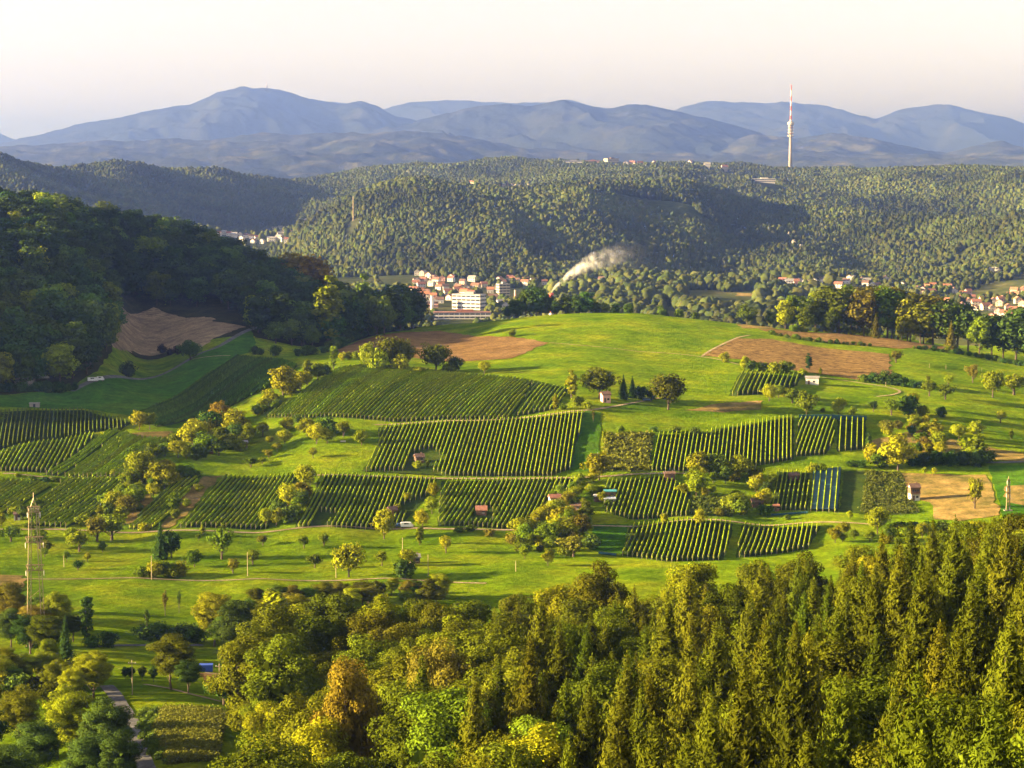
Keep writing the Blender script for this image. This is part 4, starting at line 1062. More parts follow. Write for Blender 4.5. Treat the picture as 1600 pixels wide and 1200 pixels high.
# broadleaf crowns need more room
keep = []
for b in br:
    if all((b[0]-a[0])**2+(b[1]-a[1])**2 > 9.5**2 for a in keep): keep.append(b)
br = keep
def in_view(x, y, h):
    p = x/y*FPX+800
    t = 245-(z1(x, y)+h-CAMZ)/y*FPX
    return -60 < p < 1660 and t < 1215
def plant_forest(lst, kind, hfun, hues, label, group, wfun, hm=25.5):
    vis = sorted([q for q in lst if in_view(q[0], q[1], 28)], key=lambda q: q[1])
    far = [q for q in lst if not in_view(q[0], q[1], 28)]
    n = 0
    for q in vis:
        h = hfun(q); hue = hues(q)
        if n < 300:
            
            e = np.interp(q[2], [300, 520, 800, 1150, 1420, 1600, 2000], [440, 535, 538, 528, 495, 468, 440])
            row = 'far edge' if q[1] > e-40 else 'near rows' if q[1] < 260 else 'middle'
            side = 'left flank' if q[2] < 560 else 'left half' if q[2] < 850 else 'centre' if q[2] < 1150 else 'right half' if q[2] < 1400 else 'right edge'
            lab = '%s %s %s, %s, %s of the foreground forest' % ('tall' if h > hm+1 else 'short' if h < hm-1 else 'middling', HWORD[hue], label, row, side)
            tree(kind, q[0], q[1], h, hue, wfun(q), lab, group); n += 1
        else: EXTRA.append((kind, q[0], q[1], h, hue, wfun(q)))
    for q in far: EXTRA.append((kind, q[0], q[1], hfun(q), hues(q), wfun(q)))
    return len(vis), len(far)
def spr_h(q):
    e = np.interp(q[2], [300, 520, 800, 1150, 1420, 1600, 2000], [440, 535, 538, 528, 495, 468, 440])
    return float(np.clip(fr.normal(26.0, 3.6), 17, 34))*(0.8 if q[1] > e-60 else 0.9 if q[1] > e-110 else 1)
def br_h(q):
    e = np.interp(q[2], [300, 520, 2000], [440, 535, 440])
    return float(np.clip(fr.normal(25.0, 2.6), 17, 31))
n1 = plant_forest(sp, 'spruce', spr_h, lambda q: random.choice('sssff'), 'spruce', 'spruces of the foreground forest', lambda q: random.uniform(.85, 1.2))
n2 = plant_forest(br, 'beech', br_h, lambda q: random.choice('yffgffffs'), 'round tree', 'broadleaf trees of the foreground forest', lambda q: random.uniform(.9, 1.25))
# trees that stand out from the mass
for px, Y, top, kind, hue, w, lab in ((540, 345, 1012, 'beech', 'o', .62, 'tall orange autumn tree among the green foreground trees'),
                                      (690, 380, 980, 'beech', 'a', .8, 'brown turning tree right of the tall orange tree'),
                                      (1085, 520, 868, 'beech', 'y', 1.1, 'bright yellow round tree on the far edge of the foreground forest')):
    X = at(px, Y); tree(kind, X, Y, (245-top)/FPX*Y+CAMZ-z1(X, Y), hue, w, lab, None)

# wooded hill at the left
HW = [(at(p, Y), Y) for p, Y in ((-1200,940),(-900,965),(-600,985),(-420,1000),(-300,1015),(-120,1050),(0,1072),(60,1085),(110,1100),(150,1135),(172,1190),(176,1250),(168,1310),(140,1370),(150,1400),(240,1408),(330,1405),(380,1350),(396,1300),(398,1262),(470,1255),(520,1262),(570,1300),(640,1350),(655,1385),(640,1450),(560,1500),(450,1560),(350,1620),(200,1680),(0,1680),(-400,1600),(-800,1500),(-1200,1400))]
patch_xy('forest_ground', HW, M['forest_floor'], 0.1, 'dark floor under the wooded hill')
hr = np.random.default_rng(31)
hw = poisson(HW, 8.4, hr, 26000)
front = []
for x, y in hw:
    p = x/y*FPX+800
    # keep as single trees those whose top shows
    h = float(np.clip(hr.normal(20, 2.6), 13, 27))
    front.append((x, y, p, h))
# visibility along the line of sight (terrain plus neighbours in front)
def visible(x, y, h):
    s_top = (z1(x, y)+h-CAMZ)/y
    yy = np.arange(max(1000, y-400), y-6, 6.0)
    zz = zat(x/y*yy, yy)-CAMZ
    return s_top > (zz/yy).max()+0.0005 if len(yy) else True
cnt = 0
cand = [q for q in front if -40 < q[2] < 700 and visible(*q[:2], q[3])]
cand.sort(key=lambda q: -(q[1] < 1240)*1000-((z1(q[0], q[1])+q[3]-CAMZ)/q[1]*1e4) % 7)
cs_ = set()
for q in cand[:300]:
    cs_.add(q)
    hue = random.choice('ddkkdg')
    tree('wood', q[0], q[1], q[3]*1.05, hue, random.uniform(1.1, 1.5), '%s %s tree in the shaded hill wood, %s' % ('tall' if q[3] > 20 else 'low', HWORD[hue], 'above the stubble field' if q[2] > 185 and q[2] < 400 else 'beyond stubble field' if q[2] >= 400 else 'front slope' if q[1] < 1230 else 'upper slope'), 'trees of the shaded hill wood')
for q in front:
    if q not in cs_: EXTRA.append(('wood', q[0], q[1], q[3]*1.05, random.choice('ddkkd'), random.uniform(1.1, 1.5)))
# sunlit tops on that ridge, the sun put into a brighter leaf colour
for px, Y, top, hue in ((65,1430,303,'y'),(85,1440,308,'y'),(15,1420,306,'f'),(110,1440,318,'y'),(300,1560,358,'y')):
    X = at(px, Y); tree('wood', X, Y, (245-top)/FPX*Y+CAMZ-z1(X, Y), hue, 1.3, '%s tree on the ridge of the shaded wood, %s' % (HWORD[hue], {65:'left of a bright pair', 85:'right of a bright pair', 15:'at the left edge', 110:'just right of the bright pair', 300:'near its falling end'}[px]), None)

# ------------------------------------------------------------------ tree masses (uncountable): instances on points
def scatter(name, label, cat, recs, protos, mats_col=None):
    """recs: (x, y, z, sx, sz, rot, k)"""
    me = bpy.data.meshes.new(name)
    A = np.array(recs, float)
    me.vertices.add(len(A)); me.vertices.foreach_set('co', A[:, :3].astype(np.float32).ravel())
    for nm, ty, dat in (('sc', 'FLOAT_VECTOR', np.stack([A[:, 3], A[:, 3], A[:, 4]], 1)), ('ro', 'FLOAT_VECTOR', np.stack([A[:, 5]*0, A[:, 5]*0, A[:, 5]], 1))):
        a = me.attributes.new(nm, ty, 'POINT'); a.data.foreach_set('vector', dat.astype(np.float32).ravel())
    a = me.attributes.new('ix', 'INT', 'POINT'); a.data.foreach_set('value', A[:, 6].astype(np.int32))
    col = bpy.data.collections.new(name+'_sources')
    for k, p in enumerate(protos):
        if isinstance(p, tuple):
            po = bpy.data.objects.new('%03d_%s' % (k, name), p[0])
        else: po = bpy.data.objects.new('%03d_%s' % (k, name), p)
        col.objects.link(po)
    ng = bpy.data.node_groups.new(name+'_nodes', 'GeometryNodeTree')
    ng.interface.new_socket('Geometry', in_out='INPUT', socket_type='NodeSocketGeometry')
    ng.interface.new_socket('Geometry', in_out='OUTPUT', socket_type='NodeSocketGeometry')
    n, l = ng.nodes, ng.links
    gi, go = n.new('NodeGroupInput'), n.new('NodeGroupOutput')
    ci = n.new('GeometryNodeCollectionInfo'); ci.inputs['Collection'].default_value = col
    ci.inputs['Separate Children'].default_value = True; ci.inputs['Reset Children'].default_value = True
    io = n.new('GeometryNodeInstanceOnPoints'); io.inputs['Pick Instance'].default_value = True
    def na(nm, ty):
        a = n.new('GeometryNodeInputNamedAttribute'); a.data_type = ty; a.inputs['Name'].default_value = nm
        return [o for o in a.outputs if o.enabled and o.name == 'Attribute'][0]
    l.new(gi.outputs[0], io.inputs['Points']); l.new(ci.outputs[0], io.inputs['Instance'])
    l.new(na('ix', 'INT'), io.inputs['Instance Index'])
    l.new(na('ro', 'FLOAT_VECTOR'), io.inputs['Rotation'])
    l.new(na('sc', 'FLOAT_VECTOR'), io.inputs['Scale'])
    l.new(io.outputs[0], go.inputs[0])
    o = obj(name, me)
    md = o.modifiers.new('scatter', 'NODES'); md.node_group = ng
    tag(o, label, cat, kind='stuff')
    return o

def leafcopy(me, mat):
    c = me.copy(); c.materials.clear(); c.materials.append(mat); return c
LF = mat_leaf('mass_leaf_olive', HUE['f'], 0.3, 0.35, 0.04)
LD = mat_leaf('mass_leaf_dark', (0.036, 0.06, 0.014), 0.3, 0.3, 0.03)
xs_, prot = [], []
kidx = {}
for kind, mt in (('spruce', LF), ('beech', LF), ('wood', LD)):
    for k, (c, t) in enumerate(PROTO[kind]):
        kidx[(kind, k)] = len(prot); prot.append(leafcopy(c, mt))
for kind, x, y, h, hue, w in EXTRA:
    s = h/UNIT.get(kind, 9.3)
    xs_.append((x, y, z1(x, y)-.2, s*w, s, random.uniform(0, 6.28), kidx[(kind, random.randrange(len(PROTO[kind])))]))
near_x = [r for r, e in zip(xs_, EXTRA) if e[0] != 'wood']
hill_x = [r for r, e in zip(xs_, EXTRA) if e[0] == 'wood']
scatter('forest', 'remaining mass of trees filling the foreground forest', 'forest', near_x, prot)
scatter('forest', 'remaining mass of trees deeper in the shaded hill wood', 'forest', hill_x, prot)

# far woods: small leafy crowns over the hills beyond the plain
def far_crown(seed, con=False):
    r = np.random.default_rng(seed)
    bm = bmesh.new(); bmesh.ops.create_icosphere(bm, subdivisions=3, radius=1)
    co = np.array([v.co[:] for v in bm.verts]); F = [[v.index for v in f.verts] for f in bm.faces]; bm.free()
    k = 1+0.55*fbm(co[:, 0]*1.7+seed, co[:, 2]*1.9+co[:, 1]*2.3+seed*.37, 3)
    if con:
        tz = (co[:, 2]+1)/2
        V = np.stack([co[:, 0]*k*3.4*(1.15-tz), co[:, 1]*k*3.4*(1.15-tz), tz*10], 1)
    else: V = co*k[:, None]*np.array([4.7, 4.7, 4.6])+np.array([0, 0, 5.0])
    return mesh('far_crown', V, F, [M['farleaf']], True, tint=np.clip(.5+.9*(k-1), 0, 1))  # hollows tinted darker, bulges lighter: shade put into the colour
M['farleaf'] = mat_leaf('far_leaf', (0.044, 0.050, 0.012), 0.27, 0.0, 0.05, stands=0.004)
fp = [far_crown(900+k) for k in range(6)]+[far_crown(950+k, True) for k in range(2)]
rg = np.random.default_rng(77)
# visibility of the far ground from the lookout
run = np.maximum.accumulate(np.where(GY > 900, GS, -9), axis=0)
def far_vis(x, y, h):
    u = x/y; L = np.log(y)
    i = np.clip(np.searchsorted(GU, u)-1, 0, len(GU)-1); j = np.clip(np.searchsorted(GL, L)-1, 0, len(GL)-1)
    s = (zat(x, y)+h-CAMZ)/y
    return s > run[j, i]-0.006
CLEAR = []       # open ground: villages, meadows, quarry (X, Y, rx, ry)
def clear(px, Y, rx, ry): CLEAR.append((at(px, Y), Y, rx, ry))
# ------------------------------------------------------------------ buildings of the plain and the far hills
def gable(w, d, h, rh, ov=0.5):
    """wall box and gabled roof, ridge along x; foot at z = -3 so that it sits in sloping ground"""
    W = MB().add([(-w/2,-d/2,-3),(w/2,-d/2,-3),(w/2,d/2,-3),(-w/2,d/2,-3),(-w/2,-d/2,h),(w/2,-d/2,h),(w/2,d/2,h),(-w/2,d/2,h),(-w/2,0,h+rh*.93),(w/2,0,h+rh*.93)],
                 [(0,3,2,1),(0,1,5,4),(2,3,7,6),(1,2,6,9,5),(3,0,4,8,7)])
    a, b = w/2+ov, d/2+ov
    e = h-rh*ov/(d/2)
    t = 0.35
    R = MB().add([(-a,-b,e),(a,-b,e),(a,0,h+rh),(-a,0,h+rh),(-a,b,e),(a,b,e),(-a,-b,e+t),(a,-b,e+t),(a,0,h+rh+t),(-a,0,h+rh+t),(-a,b,e+t),(a,b,e+t)],
                 [(0,3,2,1),(3,4,5,2),(6,7,8,9),(9,8,11,10),(0,1,7,6),(4,10,11,5),(1,2,8,7),(2,5,11,8),(0,6,9,3),(3,9,10,4)])
    return W, R
HOUSE, HWIN = {}, {}
WIN = MB().box(-.55, .55, -.06, .06, -.7, .7).me('window', M['dark'])
def house(px, py, w, d, h, rh, wall, roof, rz, label, group, ymin=2100, name='house', flat=False, sides=True):
    X, Y = pix(px, py, ymin)
    r = empty(name, (X, Y, z1(X, Y)), rz)
    tag(r, label, 'house' if name == 'house' else 'building', group)
    key = (w, d, h, rh, wall, roof)
    if key not in HOUSE:
        W, R = gable(w, d, h, rh)
        HOUSE[key] = (W.me('wall', M[wall]), R.me('roof', M[roof]))
    a, b = HOUSE[key]
    obj('wall', a, r); obj('roof', b, r)
    if key not in HWIN:
        wb = MB(); nf = max(1, int(h//2.8)); nx = max(2, int(w//3.2)); ny = max(1, int(d//4))
        for f in range(nf):
            for i in range(nx):
                x = -w/2+w*(i+.5)/nx; wb.box(x-.55, x+.55, -d/2-.08, -d/2+.05, .9+f*2.8, 2.3+f*2.8)
            for i in range(ny):
                y = -d/2+d*(i+.5)/ny; wb.box(-w/2-.08, -w/2+.05, y-.55, y+.55, .9+f*2.8, 2.3+f*2.8).box(w/2-.05, w/2+.08, y-.55, y+.55, .9+f*2.8, 2.3+f*2.8)
        HWIN[key] = wb.me('windows', M['dark'])
    o = obj('windows', HWIN[key], r); o['kind'] = 'stuff'
    CLEAR.append((X, Y-(24 if Y < 4600 else 130), w*.85, 45 if Y < 3400 else 40 if Y < 4600 else 160))
    return r

def village(where, spots, walls, roofs, sizes, ymin=2100):
    spots = sorted(spots)
    words = {'roof_red': 'red', 'roof_orange': 'orange', 'roof_brown': 'brown', 'roof_grey': 'grey'}
    wwords = {'white': 'white', 'cream': 'cream', 'pink': 'pinkish'}
    made = []
    for s in spots:
        px, py = s[:2]
        sz = random.choice(sizes)
        made.append((px, py, sz, s[2] if len(s) > 2 else random.choice(walls), s[3] if len(s) > 3 else random.choice(roofs)))
    by = {}
    for m_ in made: by.setdefault((m_[3], m_[4]), []).append(m_)
    for (wa, ro), ms in by.items():
        for i, (px, py, sz, _, _) in enumerate(ms):
            lab = '%s house with %s roof %s' % (wwords[wa], words[ro], where)
            if len(ms) > 1: lab += ', ' + ('leftmost' if i == 0 else 'rightmost' if i == len(ms)-1 else ordinal(i)+' from left')
            house(px, py, *sz, wa, ro, random.choice([0, 0.3, -0.4, 1.57, 1.2]), lab, 'houses '+where, ymin)

S1 = [(9.5,8,4.6,2.8),(8,7,4.6,2.6),(11,8,5.6,2.8),(8.5,8,5.2,2.8)]
village('in the town beyond the crest', [(652,430),(661,431),(671,434),(652,443),(658,450),(677,441,'pink','roof_brown'),(691,439,'pink','roof_red'),(674,447),(686,453),(696,453),(714,451),(723,444),(732,459,'cream','roof_orange'),(766,458,'white','roof_orange'),(756,449),(780,441,'white','roof_red'),(786,445,'white','roof_red'),(797,438),(808,442),(821,441),(834,442),(851,445),(863,447),(646,458),(653,466),(664,466,'cream','roof_orange'),(700,460,'cream','roof_red'),(715,458,'cream','roof_red'),(743,452),(770,470),(782,478,'white','roof_grey'),(655,486,'pink','roof_red'),(662,478,'white','roof_red'),(790,484,'white','roof_grey'),(820,446),(705,440),(738,440)], ['white', 'white', 'cream'], ['roof_red', 'roof_brown', 'roof_grey'], S1)
village('in the village behind the shaded hill', [(342,368),(350,366),(358,368),(366,370),(375,369),(384,371),(392,372),(378,375),(402,374),(413,367),(420,365),(428,366),(437,368),(421,376),(426,377),(436,374),(446,366),(455,367),(443,376),(410,380),(396,380),(478,346),(494,340),(502,337),(508,334),(476,350),(448,378)], ['white'], ['roof_grey', 'roof_brown', 'roof_red'], S1)
village('in the sunny hamlet on the wooded plateau', [(684,292),(690,291),(696,290),(701,289),(707,293),(714,289),(719,287),(724,288),(729,287),(735,287),(739,288),(711,296),(704,294),(731,292),(742,290)], ['cream', 'pink', 'cream'], ['roof_orange', 'roof_red', 'roof_orange'], S1)
village('in the plateau village among trees', [(779,294),(786,292),(793,290),(800,291),(806,292),(812,293),(820,289),(826,292),(832,294),(840,295),(848,293),(856,292),(862,294),(870,297),(878,294),(886,292),(892,293),(900,292),(797,297),(835,299),(922,292),(908,292)], ['white', 'white', 'cream'], ['roof_brown', 'roof_red', 'roof_grey'], S1)
village('at the foot of the far wooded slope', [(1223,443),(1233,445),(1243,444),(1246,449),(1264,447),(1280,442),(1327,437),(1334,438),(1347,441),(1355,443),(1384,440),(1410,448),(893,447),(940,441),(941,447),(952,453),(960,452),(957,445),(1047,431),(1040,429),(1310,450),(1370,450)], ['white'], ['roof_brown', 'roof_grey', 'roof_red'], S1)
village('in the valley village at the right edge', [(1434,455),(1442,457),(1448,452,'cream','roof_orange'),(1457,450,'cream','roof_orange'),(1480,453,'cream','roof_orange'),(1492,458),(1510,466),(1518,470),(1535,472,'cream','roof_red'),(1552,474,'cream','roof_red'),(1562,478,'cream','roof_red'),(1575,484,'pink','roof_red'),(1583,490,'pink','roof_red'),(1590,474,'cream','roof_orange'),(1597,478,'cream','roof_orange'),(1540,484),(1560,492,'pink','roof_red'),(1570,496),(1550,486),(1588,498,'pink','roof_red'),(1525,478),(1500,470)], ['white', 'cream'], ['roof_red', 'roof_brown'], S1)

def block(px, py, w, d, h, rz, label, wall='white', floors=4, ymin=2100, roof='roof_grey', name='office_building'):
    X, Y = pix(px, py, ymin)
    r = empty(name, (X, Y, z1(X, Y)), rz)
    tag(r, label, 'building')
    MB().box(-w/2, w/2, -d/2, d/2, -4, h).build('wall', M[wall], r)
    MB().box(-w/2-.3, w/2+.3, -d/2-.3, d/2+.3, h+.01, h+.7).box(-w*.1, w*.2, -d*.2, d*.2, h+.7, h+3.2).build('roof', M[roof], r)
    fh = h/floors
    for f in range(floors):
        n = max(3, int(w/5.2))
        for i in range(n):
            x0 = -w/2+w*i/n+.35; x1 = -w/2+w*(i+1)/n-.35
            MB().box(x0, x1, -d/2-.06, -d/2+.05, f*fh+fh*.36, f*fh+fh*.80).build('window', M['dark'], r)
        n = max(2, int(d/5.2))
        for i in range(n):
            y0 = -d/2+d*i/n+.5; y1 = -d/2+d*(i+1)/n-.5
            MB().box(w/2-.05, w/2+.06, y0, y1, f*fh+fh*.36, f*fh+fh*.80).build('window', M['dark'], r)
            MB().box(-w/2-.06, -w/2+.05, y0, y1, f*fh+fh*.36, f*fh+fh*.80).build('window', M['dark'], r)
    CLEAR.append((X, Y-(60 if Y < 4600 else 150), w*.7, 130 if Y < 4600 else 190))
    return r
block(733, 483, 36, 16, 17.0, -0.45, 'long white office block with dark window bands in the town', 'white', 4)
block(786, 461, 15, 12, 14.0, 0.35, 'pale cubic apartment block in the town', 'cream', 4, name='apartment_block')
block(722, 498, 62, 14, 7.0, 0.02, 'long low white hall at the edge of the town', 'white', 2, roof='roof_red', name='industrial_hall')
block(662, 480, 34, 18, 7.0, 0.02, 'low pinkish hall left of the white tower in the town', 'pink', 2, roof='roof_grey', name='industrial_hall')
block(437, 362, 34, 14, 10.0, 0.1, 'wide pale apartment block in the village behind the hill', 'white', 3, name='apartment_block')
block(955, 249, 40, 24, 22.0, 0.5, 'large cream building on the skyline of the plateau', 'cream', 5, roof='roof_brown', name='manor_house')
block(925, 250, 46, 18, 10.0, 0.0, 'long red roofed building on the skyline', 'pink', 2, roof='roof_red', name='long_building')
block(895, 256, 60, 20, 9.0, 0.0, 'long blue-grey building below the skyline', 'white', 2, roof='roof_grey', name='long_building')
block(1192, 285, 62, 18, 9.0, 0.0, 'long white building in front of the tall tower', 'white', 2, roof='white', name='long_building')
S2 = [(18,13,13.0,6.0)]
village('on the skyline beside the large cream building', [(978,251,'white','roof_brown'),(1000,252,'white','roof_red'),(1022,255,'white','roof_red'),(1078,260,'white','roof_orange'),(1105,264,'white','roof_grey'),(1132,268,'cream','roof_orange'),(988,252,'cream','roof_red')], ['white'], ['roof_red'], S2)

rv = random.Random(8)
village('scattered among the town gardens', [(rv.uniform(648, 800), rv.uniform(431, 474)) for _ in range(34)], ['white', 'cream', 'white'], ['roof_red', 'roof_brown', 'roof_orange'], S1[:2])
village('scattered through the right hand village', [(rv.uniform(1440, 1605), rv.uniform(456, 500)) for _ in range(26)], ['cream', 'pink', 'white'], ['roof_red', 'roof_orange'], S1[:2])
village('scattered below the far slope', [(rv.uniform(880, 1400), rv.uniform(436, 450)) for _ in range(26)], ['white'], ['roof_brown', 'roof_grey'], S1[:2])

# white tower with a blue band, and the smoking chimney
def tower_simple(px, Y, top, r, bands, label, name, cat):
    X = at(px, Y); z0 = z1(X, Y); H = (245-top)/FPX*Y+CAMZ-z0
    root = empty(name, (X, Y, z0)); tag(root, label, cat)
    n = len(bands); z = -2.0
    for k, (mt, f) in enumerate(bands):
        zt = H*f
        MB().lathe([(r*(1.08-.16*z/H), z), (r*(1.08-.16*zt/H), zt)], 14).build('section', M[mt], root)
        z = zt
    MB().lathe([(r*1.12, H), (r*1.12, H+.6), (r*.8, H+.6)], 14).build('rim', M[bands[-1][0]], root)
    CLEAR.append((X, Y-60, 14, 90))
    return root, X, z0+H
tower_simple(675, 2640, 462, 2.0, [('white', .35), ('carwhite', .7), ('white', 1.0)], 'slim white tower in the town left of the office block', 'silo', 'silo')
tower_simple(805, 2900, 453, 1.3, [('pink', .6), ('cream', 1.0)], 'thin brick chimney at the right end of the town', 'brick_chimney', 'chimney')
_, CHX, CHZ = tower_simple(861.5, 2450, 458, 2.4, [('white', .35), ('red', .62), ('white', .72), ('red', 1.0)], 'red and white banded chimney smoking behind the hilltop trees', 'factory_chimney', 'chimney')

# ------------------------------------------------------------------ television tower on the plateau
def tv_tower():
    Y = 6850.0; px = 1233.0; X = at(px, Y); z0 = z1(X, Y)
    top = (245-135)/FPX*Y+CAMZ; k = (top-z0)
    zz = lambda py: (245-py)/FPX*Y+CAMZ-z0
    root = empty('television_tower', (X, Y, z0)); tag(root, 'tall concrete television tower with red and white antenna on the plateau', 'tower')
    MB().lathe([(6.4, -5), (5.0, zz(240)), (4.2, zz(206))], 20).build('shaft', M['concrete'], root, smooth=True)
    MB().lathe([(6.0, zz(206)), (4.6, zz(192)), (4.0, zz(190))], 16).build('upper_shaft', M['concrete'], root)
    for i, py in enumerate((214, 209.5, 205, 200.5, 197)):
        MB().lathe([(3.5, zz(py)), (9.0-.6*i, zz(py)), (9.0-.6*i, zz(py)+2.2), (3.5, zz(py)+2.6)], 16).build('platform', M['roof_red'] if i % 2 else M['concrete'], root)
        for j in range(7):
            a = 0.9*j+i
            d = MB().lathe([(0.4, 0), (1.7, .5), (1.7, .9), (0.2, 1.0)], 10).build('dish', M['white'], root, (math.cos(a)*8.2, math.sin(a)*8.2, zz(py)+3.6), (math.pi/2, 0, a+math.pi/2))
    MB().lathe([(4.4, zz(196)), (9.4, zz(195)), (9.8, zz(192)), (5.0, zz(190.5))], 20).build('pod', M['cream'], root)
    lv = [190, 181, 174, 166, 158, 152, 143, 135]
    ms = ['white', 'red', 'white', 'red', 'white', 'red', 'white', 'red']
    lv = [190.5, 187.5, 181, 174, 166.5, 159, 151.5, 142, 134]
    for i in range(8):
        r0 = 3.0-1.4*i/8
        MB().lathe([(r0, zz(lv[i])), (r0-.15, zz(lv[i+1]))], 10).build('antenna_section', M[ms[i]], root)
    CLEAR.append((X, Y, 12, 14))
tv_tower()

def lattice_mast(px, py, top, wpx, label, ymin, name='radio_mast', Yfix=None, cat='mast', mat='steel', n=10, lit=None):
    if Yfix: Y = Yfix; X = at(px, Y)
    else: X, Y = pix(px, py, ymin)
    z0 = z1(X, Y); H = (245-top)/FPX*Y+CAMZ-z0
    r = wpx/FPX*Y/2
    root = empty(name, (X, Y, z0)); tag(root, label, cat)
    t = r*.22
    for sx, sy in ((1,1),(1,-1),(-1,1),(-1,-1)):
        MB().bar((sx*r, sy*r, -2), (sx*r*.45, sy*r*.45, H*.94), t).build('leg', M[mat], root)
    b = MB()
    for k in range(n):
        a, c = k/n, (k+1)/n
        ra, rc = r*(1-.55*a), r*(1-.55*c)
        for s in (1, -1):
            b.bar((-ra, s*ra, H*.94*a), (rc, s*rc, H*.94*c), t*.7).bar((s*ra, ra, H*.94*a), (s*rc, -rc, H*.94*c), t*.7)
            b.bar((ra, s*ra, H*.94*a), (-rc, s*rc, H*.94*c), t*.7)
    b.build('bracing', M[mat], root)
    MB().bar((0, 0, H*.9), (0, 0, H), t*1.2).build('tip', M[mat], root)
    CLEAR.append((X, Y-30, 12, 40))
lattice_mast(552, 345, 306, 1.5, 'thin lattice mast on the slope of the far wooded hill', 3300)

def peak_mast():
    Y = 24736.0; px = 419.5; X = at(px, Y); z0 = (245-139)/FPX*Y+CAMZ+14
    root = empty('summit_mast', (X, Y, z0)); tag(root, 'tiny mast on the summit of the high mountain', 'mast')
    MB().lathe([(10, -14), (8, 16), (5, 18)], 10).build('base', M['concrete'], root)
    MB().lathe([(4.5, 17), (3.4, 44)], 8).build('shaft', M['white'], root)
    MB().lathe([(2.4, 44), (1.4, 56)], 8).build('antenna', M['red'], root)
peak_mast()

# pale rock faces in the woods
def rocks(px, py, w, h, label, ymin=2100, seed=1):
    X, Y = pix(px, py, ymin); z0 = z1(X, Y)
    ww, hh = w/FPX*Y, h/FPX*Y
    bm = bmesh.new(); bmesh.ops.create_icosphere(bm, subdivisions=4, radius=1)
    co = np.array([v.co[:] for v in bm.verts])
    k = 1+0.45*fbm(co[:, 0]*2.2+seed*5, co[:, 2]*3.1+co[:, 1]*2, 4)
    st = np.round(co[:, 2]*4)/4*0.35+co[:, 2]*0.65
    for v, s, q in zip(bm.verts, k, st):
        v.co = Vector((v.co.x*ww/2*s, v.co.y*ww/3*s, q*hh*s))
    me = bpy.data.meshes.new('rock_face'); bm.to_mesh(me); bm.free(); me.materials.append(M['rock'])
    o = obj('rock_face', me, None, (X, Y-2, z0+hh*.2)); tag(o, label, 'rock')
    CLEAR.append((X, Y-ww*.9, ww*.8, ww*1.2))
rocks(1240, 385, 7, 9, 'upper pale crag in the far wooded slope', seed=1)
rocks(1252, 392, 8, 8, 'lower pale crag right of the first in the far slope', seed=2)
rocks(1232, 372, 4, 8, 'small crag above the pale crags', seed=3)
rocks(1520, 428, 12, 6, 'left pale quarry face on the small hill at right', seed=4)
rocks(1552, 424, 20, 6, 'long pale quarry face on the small hill at right', seed=5)
rocks(38, 600, 34, 15, 'bare earthy quarry face at the foot of the dark woods', ymin=640, seed=9)
rocks(1003, 432, 12, 3, 'faint pale rock band below the far slope', seed=6)

# ------------------------------------------------------------------ far woods
clear(700, 5350, 150, 190); clear(840, 5350, 260, 120); clear(392, 4480, 170, 230)
N = 900000
uu = rg.uniform(-0.255, 0.255, N); YY = np.sqrt(rg.uniform(3380**2, 7700**2, N)); XX = uu*YY
ok = far_vis(XX, YY, 13)
dens = fbm(XX/160, YY/160, 3)
ok &= dens > -0.55
for cx, cy_, rx, ry in CLEAR: ok &= ((XX-cx)/rx)**2+((YY-cy_)/ry)**2 > 1
XX, YY = XX[ok], YY[ok]
# thin to one tree per cell
cell = 4.5
key = (np.floor(XX/cell)*100003+np.floor(YY/cell)).astype(np.int64)
_, first = np.unique(key, return_index=True)
XX, YY = XX[first], YY[first]
n = len(XX)
tp = fbm(XX/300+5, YY/300, 3)
con = (rg.random(n) < np.where(tp > 0.15, 0.45, 0.06))
ix = np.where(con, 6+rg.integers(0, 2, n), rg.integers(0, 6, n))
hh = np.clip(rg.normal(12.5, 3.2, n)*(1+.45*fbm(XX/70+1, YY/70, 2)), 6, 22)/10
recs = np.stack([XX, YY, zat(XX, YY)-1.2, hh*rg.uniform(.40, .64, n), hh*rg.uniform(.58, .84, n), rg.uniform(0, 6.28, n), ix], 1)
print('FAR TREES', n)
scatter('forest', 'unbroken woodland covering the far hills', 'forest', recs, fp)
# open tree cover on the plain: belts and gardens
N = 16000
uu = rg.uniform(-0.255, 0.255, N); YY = np.sqrt(rg.uniform(2250**2, 3480**2, N)); XX = uu*YY
pxx = XX/YY*FPX+800
ok = far_vis(XX, YY, 12)
dn = fbm(XX/90+3, YY/170, 3)
wood = (pxx > 850) & (pxx < 1300)
ok &= np.where(wood, dn > -0.05, dn > 0.02)
for cx, cy_, rx, ry in CLEAR: ok &= ((XX-cx)/(rx*.8))**2+((YY-cy_)/(ry*.75))**2 > 1
XX, YY, wood = XX[ok], YY[ok], wood[ok]
n = len(XX)
hh = np.where(wood, np.clip(rg.normal(13, 3, n), 6, 20), np.clip(rg.normal(8, 2, n), 4, 12))/10
recs = np.stack([XX, YY, zat(XX, YY)-.8, hh*rg.uniform(.7, 1.05, n), hh, rg.uniform(0, 6.28, n), rg.integers(0, 6, n)], 1)
print('PLAIN TREES', n)
scatter('tree_belts', 'belts of trees and gardens across the river plain', 'trees', recs, fp)
for pts_, mt, lb in (([(1188,478),(1225,480),(1225,492),(1186,492)], 'grass_dry', 'pale stubble field on the plain right of the lone tree'),
                     ([(1048,463),(1085,463),(1088,468),(1045,468)], 'grass_dry', 'pale field between the tree belts of the plain'),
                     ([(868,450),(910,452),(905,464),(866,464)], 'grass_dark', 'green field right of the smoking chimney'),
                     ([(1150,458),(1195,460),(1195,464),(1150,463)], 'grass_dry', 'narrow pale strip below the far slope')):
    patch_xy('plain_field', PP(pts_, 2100), M[mt], 0.5, lb, cell=40, amp=2)
